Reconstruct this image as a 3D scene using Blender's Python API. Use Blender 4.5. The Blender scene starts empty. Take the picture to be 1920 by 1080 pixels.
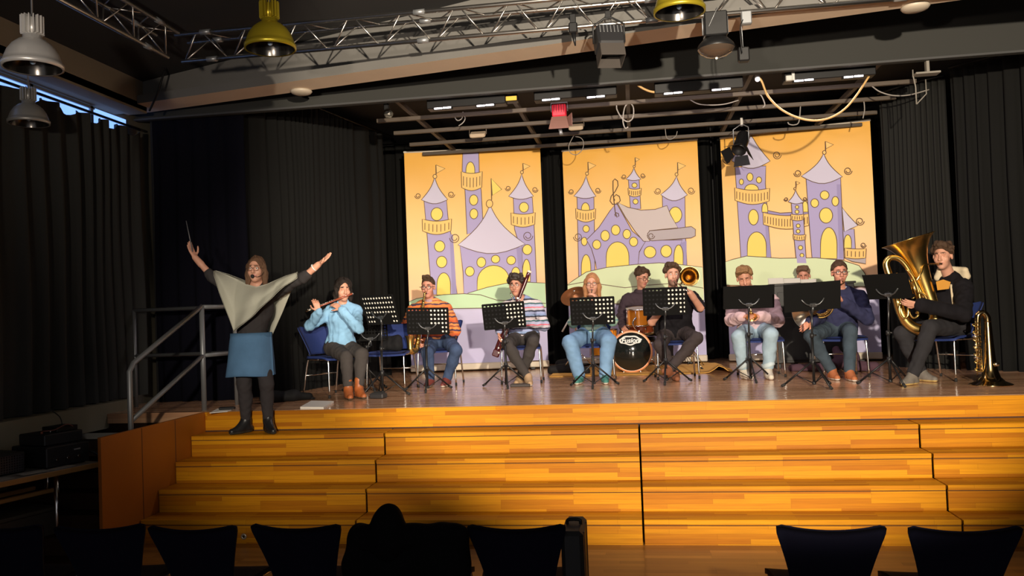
import bpy, math, random
import numpy as np
from mathutils import Vector, Matrix

# ---------------------------------------------------------------- camera
SC = bpy.context.scene
FPX = 1543.04
CYAW, CPITCH, CROLL = 0.1466, 0.0284, -0.0380
CAMP = np.array([0.0028, -7.8496, 0.9052])
def _cam_axes():
    cy, sy = math.cos(CYAW), math.sin(CYAW); cp, sp = math.cos(CPITCH), math.sin(CPITCH)
    f = np.array([-sy*cp, cy*cp, sp]); r = np.array([cy, sy, 0.0]); u = np.cross(r, f)
    c, s = math.cos(CROLL), math.sin(CROLL)
    return c*r+s*u, -s*r+c*u, f
RX, UP, FW = _cam_axes()
cam = bpy.data.cameras.new('camera'); camo = bpy.data.objects.new('camera', cam)
SC.collection.objects.link(camo)
cam.sensor_width = 36.0; cam.lens = FPX/1920*36.0; cam.clip_start = 0.05; cam.clip_end = 100
M = Matrix.Identity(4)
for i in range(3):
    M[i][0] = RX[i]; M[i][1] = UP[i]; M[i][2] = -FW[i]; M[i][3] = CAMP[i]
camo.matrix_world = M
SC.camera = camo
SC.view_settings.view_transform = 'Standard'; SC.view_settings.look = 'None'
SC.view_settings.gamma = 1.0; SC.view_settings.use_curve_mapping = False
SC.view_settings.exposure = 0.0

# ---------------------------------------------------------------- world and lights
W = bpy.data.worlds.new('hall_ambient'); SC.world = W; W.use_nodes = True
W.node_tree.nodes['Background'].inputs[0].default_value = (0.92, 0.90, 0.95, 1)
W.node_tree.nodes['Background'].inputs[1].default_value = 0.34
def light(name, kind, loc, tgt, energy, col, **kw):
    l = bpy.data.lights.new(name, kind); o = bpy.data.objects.new(name, l); SC.collection.objects.link(o)
    l.energy = energy; l.color = col
    for k, v in kw.items(): setattr(l, k, v)
    o.location = loc
    d = Vector(tgt)-Vector(loc); o.rotation_euler = d.to_track_quat('-Z', 'Y').to_euler()
    return o
# the follow spot on a tripod at the back of the hall, throwing warm light on the stage
light('front_spotlight', 'SPOT', (1.15, -8.9, 2.0), (0.55, 2.5, 2.55), 6300, (1.0, 0.86, 0.68), spot_size=math.radians(54), spot_blend=0.34, shadow_soft_size=0.06)
# added fill without a known source, brightens the pendant lamps and truss
light('pendant_fill_light', 'SPOT', (-1.6, -9.2, 1.4), (-1.5, 0.0, 4.3), 1000, (1.0, 0.85, 0.70), spot_size=math.radians(66), spot_blend=0.8, shadow_soft_size=0.12)
# added fill for the conductor and left steps, not a known hall lamp
light('conductor_fill_light', 'SPOT', (-0.6, -9.1, 1.9), (-2.95, -0.2, 0.70), 2300, (1.0, 0.87, 0.70), spot_size=math.radians(27), spot_blend=0.85, shadow_soft_size=0.10)
# LED battens above the stage, shining down and back
light('stage_batten_left', 'AREA', (-1.2, 1.35, 3.2), (-1.2, 3.4, 0.0), 35, (1.0, 0.86, 0.9), shape='RECTANGLE', size=2.6, size_y=0.06)
light('stage_batten_right', 'AREA', (1.5, 1.35, 3.2), (1.5, 3.4, 0.0), 35, (1.0, 0.86, 0.9), shape='RECTANGLE', size=2.6, size_y=0.06)
# ---------------------------------------------------------------- helpers
rnd = random.Random(7)
PI = math.pi
V = lambda *a: np.array(a[0] if len(a) == 1 else a, float)
def unit(a): a = np.asarray(a, float); return a/(np.linalg.norm(a)+1e-12)
def P(x, y, Y):      # point of the stage world seen at photo pixel x,y lying in the plane at depth Y
    d = FW+(x-960)/FPX*RX-(y-540)/FPX*UP
    return CAMP+(Y-CAMP[1])/d[1]*d
def PZ(x, y, Z):
    d = FW+(x-960)/FPX*RX-(y-540)/FPX*UP
    return CAMP+(Z-CAMP[2])/d[2]*d
def lerp(a, b, t): return np.asarray(a, float)*(1-t)+np.asarray(b, float)*t
def srgb(r, g, b):
    f = lambda c: (c/255/12.92) if c/255 <= .04045 else ((c/255+.055)/1.055)**2.4
    return (f(r), f(g), f(b), 1)
MATS = {}
def mat(name, col, rough=0.6, metal=0.0, noise=0.0, nscale=40, bump=0.0, bscale=200, emit=None, estr=0, coat=0, sheen=0, spec=0.5, ior=None):
    if name in MATS: return MATS[name]
    m = bpy.data.materials.new(name); m.use_nodes = True; nt = m.node_tree; b = nt.nodes['Principled BSDF']
    if len(col) == 3: col = (*col, 1)
    b.inputs['Base Color'].default_value = col; b.inputs['Roughness'].default_value = rough; b.inputs['Metallic'].default_value = metal
    b.inputs['Coat Weight'].default_value = coat; b.inputs['Sheen Weight'].default_value = sheen; b.inputs['Specular IOR Level'].default_value = spec
    if emit: b.inputs['Emission Color'].default_value = (*emit[:3], 1); b.inputs['Emission Strength'].default_value = estr
    if noise or bump:
        tc = nt.nodes.new('ShaderNodeTexCoord')
    if noise:
        n = nt.nodes.new('ShaderNodeTexNoise'); n.inputs['Scale'].default_value = nscale; n.inputs['Detail'].default_value = 3
        nt.links.new(tc.outputs['Object'], n.inputs['Vector'])
        mx = nt.nodes.new('ShaderNodeMix'); mx.data_type = 'RGBA'; mx.blend_type = 'MIX'
        mx.inputs[6].default_value = tuple(c*(1-noise) for c in col[:3])+(1,); mx.inputs[7].default_value = tuple(min(1, c*(1+noise)) for c in col[:3])+(1,)
        nt.links.new(n.outputs['Fac'], mx.inputs[0]); nt.links.new(mx.outputs[2], b.inputs['Base Color'])
    if bump:
        n = nt.nodes.new('ShaderNodeTexNoise'); n.inputs['Scale'].default_value = bscale; n.inputs['Detail'].default_value = 4
        nt.links.new(tc.outputs['Object'], n.inputs['Vector'])
        bp = nt.nodes.new('ShaderNodeBump'); bp.inputs['Strength'].default_value = bump; bp.inputs['Distance'].default_value = 0.01
        nt.links.new(n.outputs['Fac'], bp.inputs['Height']); nt.links.new(bp.outputs[0], b.inputs['Normal'])
    MATS[name] = m; return m
def wood(name, c1, c2, rough, rowh=0.045, brickw=0.55, coat=0.0, mode='yz', contrast=0.5, spec=0.5):
    if name in MATS: return MATS[name]
    m = bpy.data.materials.new(name); m.use_nodes = True; nt = m.node_tree; b = nt.nodes['Principled BSDF']; L = nt.links.new
    tc = nt.nodes.new('ShaderNodeTexCoord'); sx = nt.nodes.new('ShaderNodeSeparateXYZ'); L(tc.outputs['Object'], sx.inputs[0])
    ad = nt.nodes.new('ShaderNodeMath'); ad.operation = 'SUBTRACT'; L(sx.outputs['Y'], ad.inputs[0]); L(sx.outputs['Z'], ad.inputs[1])
    cb = nt.nodes.new('ShaderNodeCombineXYZ'); L(sx.outputs['X'], cb.inputs['X']); L(ad.outputs[0], cb.inputs['Y'])
    br = nt.nodes.new('ShaderNodeTexBrick'); br.offset = 0.37; br.offset_frequency = 3; br.squash = 1.6; br.squash_frequency = 2
    br.inputs['Scale'].default_value = 1.0; br.inputs['Brick Width'].default_value = brickw; br.inputs['Row Height'].default_value = rowh
    br.inputs['Mortar Size'].default_value = 0.0006; br.inputs['Mortar Smooth'].default_value = 0.3; br.inputs['Bias'].default_value = 0.0
    br.inputs['Color1'].default_value = c1; br.inputs['Color2'].default_value = c2
    br.inputs['Mortar'].default_value = tuple(c*.45 for c in c2[:3])+(1,)
    L(cb.outputs[0], br.inputs['Vector'])
    mp = nt.nodes.new('ShaderNodeMapping'); mp.inputs['Scale'].default_value = (3, 70, 1); L(cb.outputs[0], mp.inputs[0])
    n = nt.nodes.new('ShaderNodeTexNoise'); n.inputs['Scale'].default_value = 1.0; n.inputs['Detail'].default_value = 4; L(mp.outputs[0], n.inputs['Vector'])
    mx = nt.nodes.new('ShaderNodeMix'); mx.data_type = 'RGBA'; mx.blend_type = 'MULTIPLY'; mx.inputs[0].default_value = contrast
    cr = nt.nodes.new('ShaderNodeValToRGB'); cr.color_ramp.elements[0].position = .25; cr.color_ramp.elements[0].color = (.55, .5, .42, 1); cr.color_ramp.elements[1].position = .7; cr.color_ramp.elements[1].color = (1, 1, 1, 1)
    L(n.outputs['Fac'], cr.inputs[0]); L(br.outputs['Color'], mx.inputs[6]); L(cr.outputs[0], mx.inputs[7]); L(mx.outputs[2], b.inputs['Base Color'])
    b.inputs['Roughness'].default_value = rough; b.inputs['Coat Weight'].default_value = coat; b.inputs['Coat Roughness'].default_value = 0.12; b.inputs['Specular IOR Level'].default_value = spec
    MATS[name] = m; return m
def stripes(name, cols, axis='Z', period=0.2, rough=0.85, wob=0.02, bump=.3):
    """knitted stripes: list of (pos, colour) along one object axis"""
    if name in MATS: return MATS[name]
    m = bpy.data.materials.new(name); m.use_nodes = True; nt = m.node_tree; b = nt.nodes['Principled BSDF']; L = nt.links.new
    tc = nt.nodes.new('ShaderNodeTexCoord'); sx = nt.nodes.new('ShaderNodeSeparateXYZ'); L(tc.outputs['Object'], sx.inputs[0])
    n = nt.nodes.new('ShaderNodeTexNoise'); n.inputs['Scale'].default_value = 14; L(tc.outputs['Object'], n.inputs['Vector'])
    ma = nt.nodes.new('ShaderNodeMath'); ma.operation = 'MULTIPLY_ADD'; ma.inputs[1].default_value = wob; L(n.outputs['Fac'], ma.inputs[0]); L(sx.outputs[axis], ma.inputs[2])
    dv = nt.nodes.new('ShaderNodeMath'); dv.operation = 'DIVIDE'; dv.inputs[1].default_value = period; L(ma.outputs[0], dv.inputs[0])
    fr = nt.nodes.new('ShaderNodeMath'); fr.operation = 'FRACT'; L(dv.outputs[0], fr.inputs[0])
    cr = nt.nodes.new('ShaderNodeValToRGB'); cr.color_ramp.interpolation = 'CONSTANT'
    while len(cr.color_ramp.elements) < len(cols): cr.color_ramp.elements.new(0.5)
    for e, (p, c) in zip(cr.color_ramp.elements, cols): e.position = p; e.color = c
    L(fr.outputs[0], cr.inputs[0]); L(cr.outputs[0], b.inputs['Base Color']); b.inputs['Roughness'].default_value = rough
    n2 = nt.nodes.new('ShaderNodeTexNoise'); n2.inputs['Scale'].default_value = 180; L(tc.outputs['Object'], n2.inputs['Vector'])
    bp = nt.nodes.new('ShaderNodeBump'); bp.inputs['Strength'].default_value = bump; bp.inputs['Distance'].default_value = .004; L(n2.outputs['Fac'], bp.inputs['Height']); L(bp.outputs[0], b.inputs['Normal'])
    MATS[name] = m; return m

def frame_of(d):
    d = unit(d); a = V(0, 0, 1) if abs(d[2]) < .9 else V(1, 0, 0)
    u = unit(np.cross(a, d)); return u, np.cross(d, u), d
def rotz(a): c, s = math.cos(a), math.sin(a); return np.array([[c, -s, 0], [s, c, 0], [0, 0, 1.]])
def rotx(a): c, s = math.cos(a), math.sin(a); return np.array([[1., 0, 0], [0, c, -s], [0, s, c]])
def roty(a): c, s = math.cos(a), math.sin(a); return np.array([[c, 0, s], [0, 1., 0], [-s, 0, c]])
def spline(pts, n=8):
    p = [np.asarray(q, float) for q in pts]; p = [2*p[0]-p[1]]+p+[2*p[-1]-p[-2]]; out = []
    for i in range(1, len(p)-2):
        for k in range(n):
            t = k/n; a, b, c, d = p[i-1:i+3]
            out.append(.5*((2*b)+(-a+c)*t+(2*a-5*b+4*c-d)*t*t+(-a+3*b-3*c+d)*t**3))
    out.append(p[-2]); return out
class MB:
    def __init__(s): s.v = []; s.f = []; s.m = []; s.s = []
    def add(s, vs, fs, m=0, sm=False):
        o = len(s.v); s.v.extend([tuple(map(float, q)) for q in vs])
        for f in fs: s.f.append(tuple(i+o for i in f)); s.m.append(m); s.s.append(sm)
        return s
    def box(s, c, d, R=None, m=0, b=0.004):
        hx, hy, hz = d[0]/2, d[1]/2, d[2]/2; b = min(b, hx*.45, hy*.45, hz*.45); vs = []; ix = {}
        for sx in (-1, 1):
            for sy in (-1, 1):
                for sz in (-1, 1):
                    for k in range(3):
                        q = [sx*(hx-b), sy*(hy-b), sz*(hz-b)]; q[k] = (sx*hx, sy*hy, sz*hz)[k]
                        ix[sx, sy, sz, k] = len(vs); vs.append(q)
        fs = []
        cyc = [(-1, -1), (1, -1), (1, 1), (-1, 1)]
        def key(k, sk, a, bb):
            q = [0, 0, 0]; q[k] = sk; q[(k+1) % 3] = a; q[(k+2) % 3] = bb; return (*q,)
        for k in range(3):
            for sk in (-1, 1):
                f = [ix[(*key(k, sk, a, bb), k)] for a, bb in cyc]
                fs.append(f if sk > 0 else f[::-1])
            for sa in (-1, 1):       # edges along axis k
                for sb in (-1, 1):
                    k1, k2 = (k+1) % 3, (k+2) % 3
                    def q(sk): z = [0, 0, 0]; z[k] = sk; z[k1] = sa; z[k2] = sb; return tuple(z)
                    f = [ix[(*q(-1), k1)], ix[(*q(1), k1)], ix[(*q(1), k2)], ix[(*q(-1), k2)]]
                    fs.append(f if sa*sb < 0 else f[::-1])
        for sx in (-1, 1):
            for sy in (-1, 1):
                for sz in (-1, 1):
                    f = [ix[sx, sy, sz, k] for k in range(3)]
                    fs.append(f if sx*sy*sz > 0 else f[::-1])
        vs = np.array(vs)
        if R is not None: vs = vs@np.asarray(R).T
        return s.add(vs+np.asarray(c, float), fs, m)
    def tube(s, pts, r, n=10, m=0, closed=False, caps=True, flat=None):
        pts = [np.asarray(q, float) for q in pts]; N = len(pts)
        rs = r if hasattr(r, '__len__') else [r]*N
        if len(rs) != N: rs = np.interp(np.linspace(0, 1, N), np.linspace(0, 1, len(rs)), rs)
        T = [unit((pts[(i+1) % N] if closed or i < N-1 else pts[i])-(pts[i-1] if closed or i > 0 else pts[i])) for i in range(N)]
        u, w, _ = frame_of(T[0]); vs = []
        for i in range(N):
            u = unit(u-T[i]*np.dot(u, T[i])); w = np.cross(T[i], u)
            for k in range(n):
                a = 2*PI*k/n; vs.append(pts[i]+rs[i]*(math.cos(a)*u+math.sin(a)*w))
        fs = []
        for i in range(N if closed else N-1):
            j = (i+1) % N
            for k in range(n): fs.append((i*n+k, i*n+(k+1) % n, j*n+(k+1) % n, j*n+k))
        s.add(vs, fs, m, True)
        if caps and not closed:
            o = len(s.v)-len(vs)
            s.f.append(tuple(o+k for k in range(n))[::-1]); s.m.append(m); s.s.append(False)
            s.f.append(tuple(o+(N-1)*n+k for k in range(n))); s.m.append(m); s.s.append(False)
        return s
    def cyl(s, a, b, r, r2=None, n=12, m=0): return s.tube([a, b], [r, r if r2 is None else r2], n, m)
    def lathe(s, prof, o=(0, 0, 0), ax=(0, 0, 1), n=32, m=0, sm=True, mats=None):
        u, w, d = frame_of(ax); o = np.asarray(o, float); vs = []; fs = []
        for r, h in prof:
            for k in range(n):
                a = 2*PI*k/n; vs.append(o+d*h+max(r, 1e-5)*(math.cos(a)*u+math.sin(a)*w))
        of = len(s.v); s.v.extend([tuple(map(float, q)) for q in vs])
        for i in range(len(prof)-1):
            for k in range(n):
                s.f.append(tuple(of+q for q in (i*n+k, i*n+(k+1) % n, (i+1)*n+(k+1) % n, (i+1)*n+k))); s.m.append(mats[i] if mats else m); s.s.append(sm)
        return s
    def sph(s, c, r, m=0, n=16, R=None):
        r = np.asarray(r if hasattr(r, '__len__') else (r, r, r), float); vs = []; fs = []; k2 = n//2
        for i in range(k2+1):
            th = PI*i/k2
            for j in range(n):
                ph = 2*PI*j/n; vs.append(V(math.sin(th)*math.cos(ph), math.sin(th)*math.sin(ph), math.cos(th))*r)
        for i in range(k2):
            for j in range(n): fs.append((i*n+j, (i+1)*n+j, (i+1)*n+(j+1) % n, i*n+(j+1) % n))
        vs = np.array(vs)
        if R is not None: vs = vs@np.asarray(R).T
        return s.add(vs+np.asarray(c, float), fs, m, True)
    def prism(s, poly, o, u, v, th, m=0, sm=False):
        """2-D outline extruded th along u x v (centred)"""
        o, u, v = map(lambda q: np.asarray(q, float), (o, u, v)); w = unit(np.cross(u, v)); n = len(poly)
        vs = [o+u*x+v*y-w*th/2 for x, y in poly]+[o+u*x+v*y+w*th/2 for x, y in poly]
        fs = [tuple(range(n))[::-1], tuple(range(n, 2*n))]
        s.add(vs, fs, m); o2 = len(s.v)-2*n
        for i in range(n):
            j = (i+1) % n; s.f.append((o2+i, o2+j, o2+n+j, o2+n+i)); s.m.append(m); s.s.append(sm)
        return s
    def sheet(s, G, th=0.0, m=0, sm=True):
        """grid of points [i][j] as a cloth of thickness th"""
        G = np.asarray(G, float); a, b = G.shape[:2]
        du = np.gradient(G, axis=0); dv = np.gradient(G, axis=1); N = np.cross(du, dv); N /= np.linalg.norm(N, axis=2, keepdims=True)+1e-12
        fs = [(i*b+j, (i+1)*b+j, (i+1)*b+j+1, i*b+j+1) for i in range(a-1) for j in range(b-1)]
        if th == 0: return s.add(G.reshape(-1, 3), fs, m, sm)
        A = (G+N*th/2).reshape(-1, 3); B = (G-N*th/2).reshape(-1, 3); n = a*b
        f2 = [tuple(n+q for q in f)[::-1] for f in fs]
        rim = [i*b for i in range(a)]+[(a-1)*b+j for j in range(1, b)]+[i*b+b-1 for i in range(a-2, -1, -1)]+[j for j in range(b-2, 0, -1)]
        f3 = [(rim[k], rim[k-1], n+rim[k-1], n+rim[k])[::-1] for k in range(len(rim))]
        return s.add(np.concatenate([A, B]), fs+f2+f3, m, sm)
    def build(s, name, mats, parent=None, loc=None):
        me = bpy.data.meshes.new(name); me.from_pydata(s.v, [], s.f)
        for m in (mats if isinstance(mats, (list, tuple)) else [mats]): me.materials.append(m)
        me.polygons.foreach_set('material_index', s.m); me.polygons.foreach_set('use_smooth', s.s); me.update()
        o = bpy.data.objects.new(name, me); SC.collection.objects.link(o)
        if parent is not None: o.parent = parent
        if loc is not None: o.location = loc
        return o
def tag(o, label=None, cat=None, group=None, kind=None):
    if label: o['label'] = label
    if cat: o['category'] = cat
    if group: o['group'] = group
    if kind: o['kind'] = kind
    return o
def thing(name, label, cat, loc=(0, 0, 0), rz=0.0, group=None):
    o = bpy.data.objects.new(name, None); SC.collection.objects.link(o); o.empty_display_size = .1
    o.location = tuple(map(float, loc)); o.rotation_euler = (0, 0, rz); return tag(o, label, cat, group)
def struct(o): o['kind'] = 'structure'; return o
KIDS = {}
def copy_tree(o, loc, rz, label, group=None):
    r = o.copy(); SC.collection.objects.link(r); r.location = tuple(map(float, loc)); r.rotation_euler = (0, 0, rz); r['label'] = label
    if group: r['group'] = group
    for ch in o.children:
        c = ch.copy(); SC.collection.objects.link(c); c.parent = r
        for g in ch.children:
            d = g.copy(); SC.collection.objects.link(d); d.parent = c
    return r
def textmesh(body, size, extr=0.002, bold=0.0, shear=0.0):
    cu = bpy.data.curves.new('lettering', 'FONT'); cu.body = body; cu.size = size; cu.extrude = extr; cu.offset = bold; cu.shear = shear
    cu.align_x = 'CENTER'; cu.align_y = 'CENTER'
    o = bpy.data.objects.new('lettering', cu); SC.collection.objects.link(o)
    me = bpy.data.meshes.new_from_object(o.evaluated_get(bpy.context.evaluated_depsgraph_get()))
    bpy.data.objects.remove(o); bpy.data.curves.remove(cu); return me
# common materials
BLK = mat('black_metal', (.008, .008, .0085), .45, .0, spec=.35)
BLKP = mat('black_plastic', (.012, .012, .013), .5)
CHR = mat('chrome', (.75, .74, .72), .16, 1.0)
ALU = mat('aluminium_tube', (.55, .53, .50), .33, 1.0, noise=.12, nscale=9)
STEEL = mat('grey_steel', (.28, .29, .30), .42, .6)
BRASS = mat('brass', (.86, .60, .20), .26, 1.0, noise=.08, nscale=12)
SILV = mat('silver_plate', (.80, .76, .68), .22, 1.0)
PAPER = mat('paper', (.78, .75, .68), .8)
RUB = mat('rubber', (.012, .012, .012), .8)
BLUE = mat('blue_upholstery', srgb(26, 46, 104), .75, bump=.2, bscale=300)
NAVY = mat('navy_upholstery', srgb(17, 17, 34), .9, bump=.2, bscale=300, spec=.15)
# ---------------------------------------------------------------- setting
TR, RH = 0.2882, 0.2      # tread depth, riser height of the stage steps
WSTEP = wood('step_wood', srgb(202, 138, 12), srgb(164, 97, 5), .5, .040, .62, coat=.0, spec=.22)
WSTAGE = wood('stage_parquet', srgb(222, 178, 140), srgb(188, 140, 106), .20, .07, .9, coat=.2, contrast=.45)
WHALL = wood('hall_parquet', srgb(176, 122, 52), srgb(138, 92, 36), .42, .07, .5, coat=.1)
WPANEL = mat('side_panel_veneer', srgb(158, 90, 16), .5, noise=.12, nscale=3)
GROOVE = mat('dark_joint', (.05, .018, .006), .8)
VELV = mat('black_velvet', (.0085, .0085, .008), .95, spec=.1, bump=.1, bscale=60)
VELVB = mat('blue_black_velvet', (.004, .004, .0085), .95, spec=.1)
BLACKW = mat('matt_black_wall', (.011, .011, .012), .85)
CONC = mat('grey_concrete', (.13, .125, .115), .85, noise=.12, nscale=2.5, bump=.08, bscale=50)

struct(MB().box((0, -5.6, -1.05), (11.6, 11.3, .1), m=0, b=.001).build('floor', WHALL))
b = MB(); b.box((0, 3.17, -.05), (11.4, 6.296, .1), b=.001)
st = struct(b.build('floor_stage', WSTAGE))
b = MB(); b.box((-4.36/2+2.5, .011, -.1), (9.36, .022, .197), b=.003); b.box((.32, .006, -.193), (9.36, .014, .013), m=1, b=.001)
b.box((.32, -.001, -.012), (9.36, .006, .02), m=0, b=.001)
struct(b.build('wall_stage_front', [WSTEP, GROOVE]))
struct(MB().box((.32, .05, -.6), (9.36, .04, .80), b=.001).build('wall_seam_backing', BLACKW))  # dark backing added behind the step seams to block background light
# step units between the dark seams
seams = [-4.36, -2.389, 0.0, 2.389, 4.78]
names = ['stepped wooden seating unit below the conductor at the left end', 'stepped wooden seating unit left of the middle seam', 'stepped wooden seating unit right of the middle seam', 'stepped wooden seating unit at the right end below the tuba player']
for i in range(4):
    x0, x1 = seams[i]+.008, seams[i+1]-.008; xc, w = (x0+x1)/2, x1-x0
    t = thing('step_unit', names[i], 'steps', (xc, 0, -1))
    for k in range(1, 5):
        yf = -k*TR; zt = -k*RH+1.0
        s = MB()
        s.box((0, yf+.014, zt/2-.0 if k == 4 else (zt+(zt-RH))/2), (w, .022, zt-.02 if k == 4 else RH-.012), b=.002); s.box((0, yf+.016, (zt-RH if k < 4 else 0)+.008), (w, .018, .022), b=.001)
        s.box((0, yf+TR/2+.002, zt-.02), (w, TR+.006, .040), b=.003)
        s.box((0, yf+.0005, zt-.044), (w, .006, .005), m=1, b=.0005)
        s.build('step', [WSTEP, GROOVE], t)
    pl = MB(); pl.box((0, -4*TR+.05, .012), (w, .02, .025), m=0, b=.001); pl.build('plinth', GROOVE, t)
    bk = MB(); bk.box((0, -TR*2+.1, .1), (w-.02, TR*3.2, .18), m=0, b=.002); bk.build('core', GROOVE, t)
# round socket in the lowest riser
t = thing('floor_socket', 'small round metal socket plate in the lowest step riser at left', 'socket', P(457, 1006, -4*TR-.004))
MB().lathe([(.0, 0), (.009, 0), (.010, .004), (.024, .006), (.026, .0)], ax=(0, -1, 0), n=24).build('plate', mat('socket_ring', (.45, .40, .33), .4, .6), t)
MB().lathe([(.0, .005), (.010, .005), (.010, .0045)], ax=(0, -1, 0), n=16).build('hole', BLK, t)
# left side panel of the steps (wood veneer) with two joints
b = MB(); yA, yB = -1.655, .02
b.box((-4.375, (yA+yB)/2, -.5), (.03, yB-yA, 1.0), b=.002)
for y in (-1.09, -.555): b.box((-4.3595, y, -.5), (.002, .008, .99), m=1, b=.0003)
struct(b.build('wall_step_side', [WPANEL, GROOVE]))
# pit and landing to the left of the panel, dark skirting behind the rail
b = MB(); b.box((-5.06, -.48, -.62), (1.33, 1.05, .72), b=.002); b.box((-5.06, .06, -.1), (1.33, .02, .2), b=.002)
for k in range(5): b.box((-5.06, -.95-.2*k, -.40-.07*k-.4), (1.33, .2, .8-.14*k), b=.002)
struct(b.build('floor_side_stair', mat('dark_stair', srgb(44, 25, 14), .7, spec=.2)))
# hall walls
LX = -5.72
struct(MB().box((LX-.1, -4.4, 1.2), (.2, 13.0, 6.2), b=.001).build('wall_left', mat('hall_wall_paint', (.14, .125, .09), .85)))
struct(MB().box((0, 6.35, 2.0), (11.6, .1, 6.2), b=.001).build('wall_back', BLACKW))
struct(MB().box((5.6, 3.2, 2.0), (.1, 6.3, 6.2), b=.001).build('wall_stage_right', BLACKW))
struct(MB().box((-5.55, 3.75, 2.0), (.1, 5.2, 6.2), b=.001).build('wall_stage_left', BLACKW))
struct(MB().box((5.75, -4.6, 1.2), (.1, 11.4, 5.2), b=.001).build('wall_right', BLACKW))
# ceiling: sloping roof underside, dark
b = MB(); G = [[(x, y, 4.07+.078*x) for y in (-11, 1.0)] for x in (-5.9, 6)]
b.sheet(np.array(G), .06, sm=False); struct(b.build('ceiling', mat('dark_ceiling', (.014, .013, .013), .9)))
struct(MB().box((0, 3.7, 3.98), (11.6, 5.4, .06), b=.001).build('ceiling_stage', BLACKW))
# proscenium: black fascia, black returns
FY, FZ = 1.0, 3.30
b = MB(); b.box((0, FY+.03, (FZ+4.35)/2), (11.4, .06, 4.35-FZ), b=.002)
b.box((0, FY-.012, FZ+.012), (11.4, .03, .024), m=1, b=.002)
struct(b.build('wall_proscenium', [mat('fascia_paint', (.036, .036, .033), .85, spec=.2), mat('fascia_edge', (.045, .045, .045), .6)]))
struct(MB().box((5.2, FY+.06, 1.65), (.9, .1, 3.3), b=.002).build('wall_proscenium_right', BLACKW))
# skewed concrete ring beam in front of the fascia, and along the left wall
Bm0, Bm1 = V(-5.62, .52, 3.35), V(2.66, -.93, 3.35)
d = unit(Bm1-Bm0); nrm = V(-d[1], d[0], 0); ex = Bm1+d*3.2; sx_ = Bm0-d*.3
WCON = mat('beam_underside', (.66, .52, .38), .8, noise=.08, nscale=3)  # pale paint, with orange bounce light from the steps put into its colour
sec = [(.0, .0), (.36, .0), (.36, .75), (.11, .75), (.11, .12), (.0, .09)]
b = MB(); n = len(sec)
vs = [sx_+nrm*a+V(0, 0, z) for a, z in sec]+[ex+nrm*a+V(0, 0, z) for a, z in sec]
b.add(vs, [(i, (i+1) % n, n+(i+1) % n, n+i)[::-1] for i in range(n)]+[tuple(range(n)), tuple(range(n, 2*n))[::-1]])
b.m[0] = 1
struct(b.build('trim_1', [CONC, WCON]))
b = MB(); b.box((LX+.17, -5.2, 3.52), (.46, 11.7, .44), b=.004); b.box((LX+.30, -5.2, 3.33), (.2, 11.7, .1), m=0, b=.004)
struct(b.build('trim_2', [mat('tan_beam', (.20, .155, .10), .8, noise=.12, nscale=2)]))
# wooden sill ledge along the left wall under the curtain
b = MB(); b.box((LX+.13, -4.7, -.02), (.26, 10.35, .26), b=.006)
struct(b.build('baseboard_left', mat('sill_paint', (.22, .20, .13), .7)))
# clerestory window strip behind the top of the left curtain
b = MB(); b.box((LX+.012, -3.12, 3.15), (.02, 7.9, .26), b=.001)
w = struct(b.build('window_1', mat('daylight_strip', (.3, .5, .9), .4, emit=(.22, .42, 1.0), estr=1.5)))
fr = MB(); 
for k in range(9): fr.box((LX+.03, -7+.9*k, 3.15), (.03, .05, .28))
fr.box((LX+.03, -3.4, 3.27), (.03, 7.3, .03)); fr.build('window_frame', STEEL, w)

# curtains -----------------------------------------------------------------
def curtain(label, pts, z0, z1, m, amp=.045, pitch=.15, top=None, seed=1, group=None, hook=True):
    r = random.Random(seed); pts = [V(*p) for p in pts]
    seg = [np.linalg.norm(pts[i+1]-pts[i]) for i in range(len(pts)-1)]; L = sum(seg); n = int(L/pitch*10)+2
    cum = np.concatenate([[0], np.cumsum(seg)]); cols = []; ph = 0
    for i in range(n):
        s = L*i/(n-1); k = min(len(seg)-1, int(np.searchsorted(cum, s, 'right')-1)); q = lerp(pts[k], pts[k+1], (s-cum[k])/seg[k]); dd = unit(pts[k+1]-pts[k]); nn = V(-dd[1], dd[0])
        ph += 2*PI*(L/(n-1))/pitch*(1+.45*math.sin(s*2.3+seed)+.3*math.sin(s*5.1+2*seed)); cols.append((q, nn, ph, s))
    zs = np.linspace(0, 1, 9); G = []
    for q, nn, p, s in cols:
        row = []
        for t in zs:
            a = amp*(.75+.5*t)*(math.sin(p)+.35*math.sin(2.1*p+seed+t))+.012*math.sin(7*t+s*3)
            zt = z1 if top is None else z1-top*max(0, math.sin(p*.5))**2
            xy = q+nn*a; row.append((xy[0], xy[1], lerp(zt, z0, t)))
        G.append(row)
    t = thing('curtain', label, 'curtain', (*pts[0], z0), 0, group); G = np.array(G)-V(*pts[0], z0)
    MB().sheet(G, .006).build('drape', m, t)
    rl = MB(); rl.tube([V(*p, z1+.03)-V(*pts[0], z0) for p in pts], .015, 6); rl.build('curtain_rail', BLK, t)
    return t
curtain('long dark curtain drawn along the left hall wall below the window strip', [(LX+.13, -7.4), (LX+.13, .93)], .12, 3.145, mat('hall_curtain', (.046, .047, .043), .95, spec=.1), .05, .24, top=.075, seed=3)
curtain('blue-black flat curtain behind the stair railing at left', [(-5.56, 1.12), (-4.42, 1.16)], .0, 3.33, VELVB, .02, .22, seed=2)
curtain('black pleated curtain behind the conductor, left side of the stage', [(-4.5, 1.3), (-4.25, 1.95), (-3.98, 3.4), (-3.76, 4.45)], .0, 3.72, VELV, .045, .15, seed=5)
curtain('black curtain behind the first castle banner from the left', [(-4.6, 5.9), (-1.3, 5.9)], .02, 3.85, VELV, .05, .2, seed=8)
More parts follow.
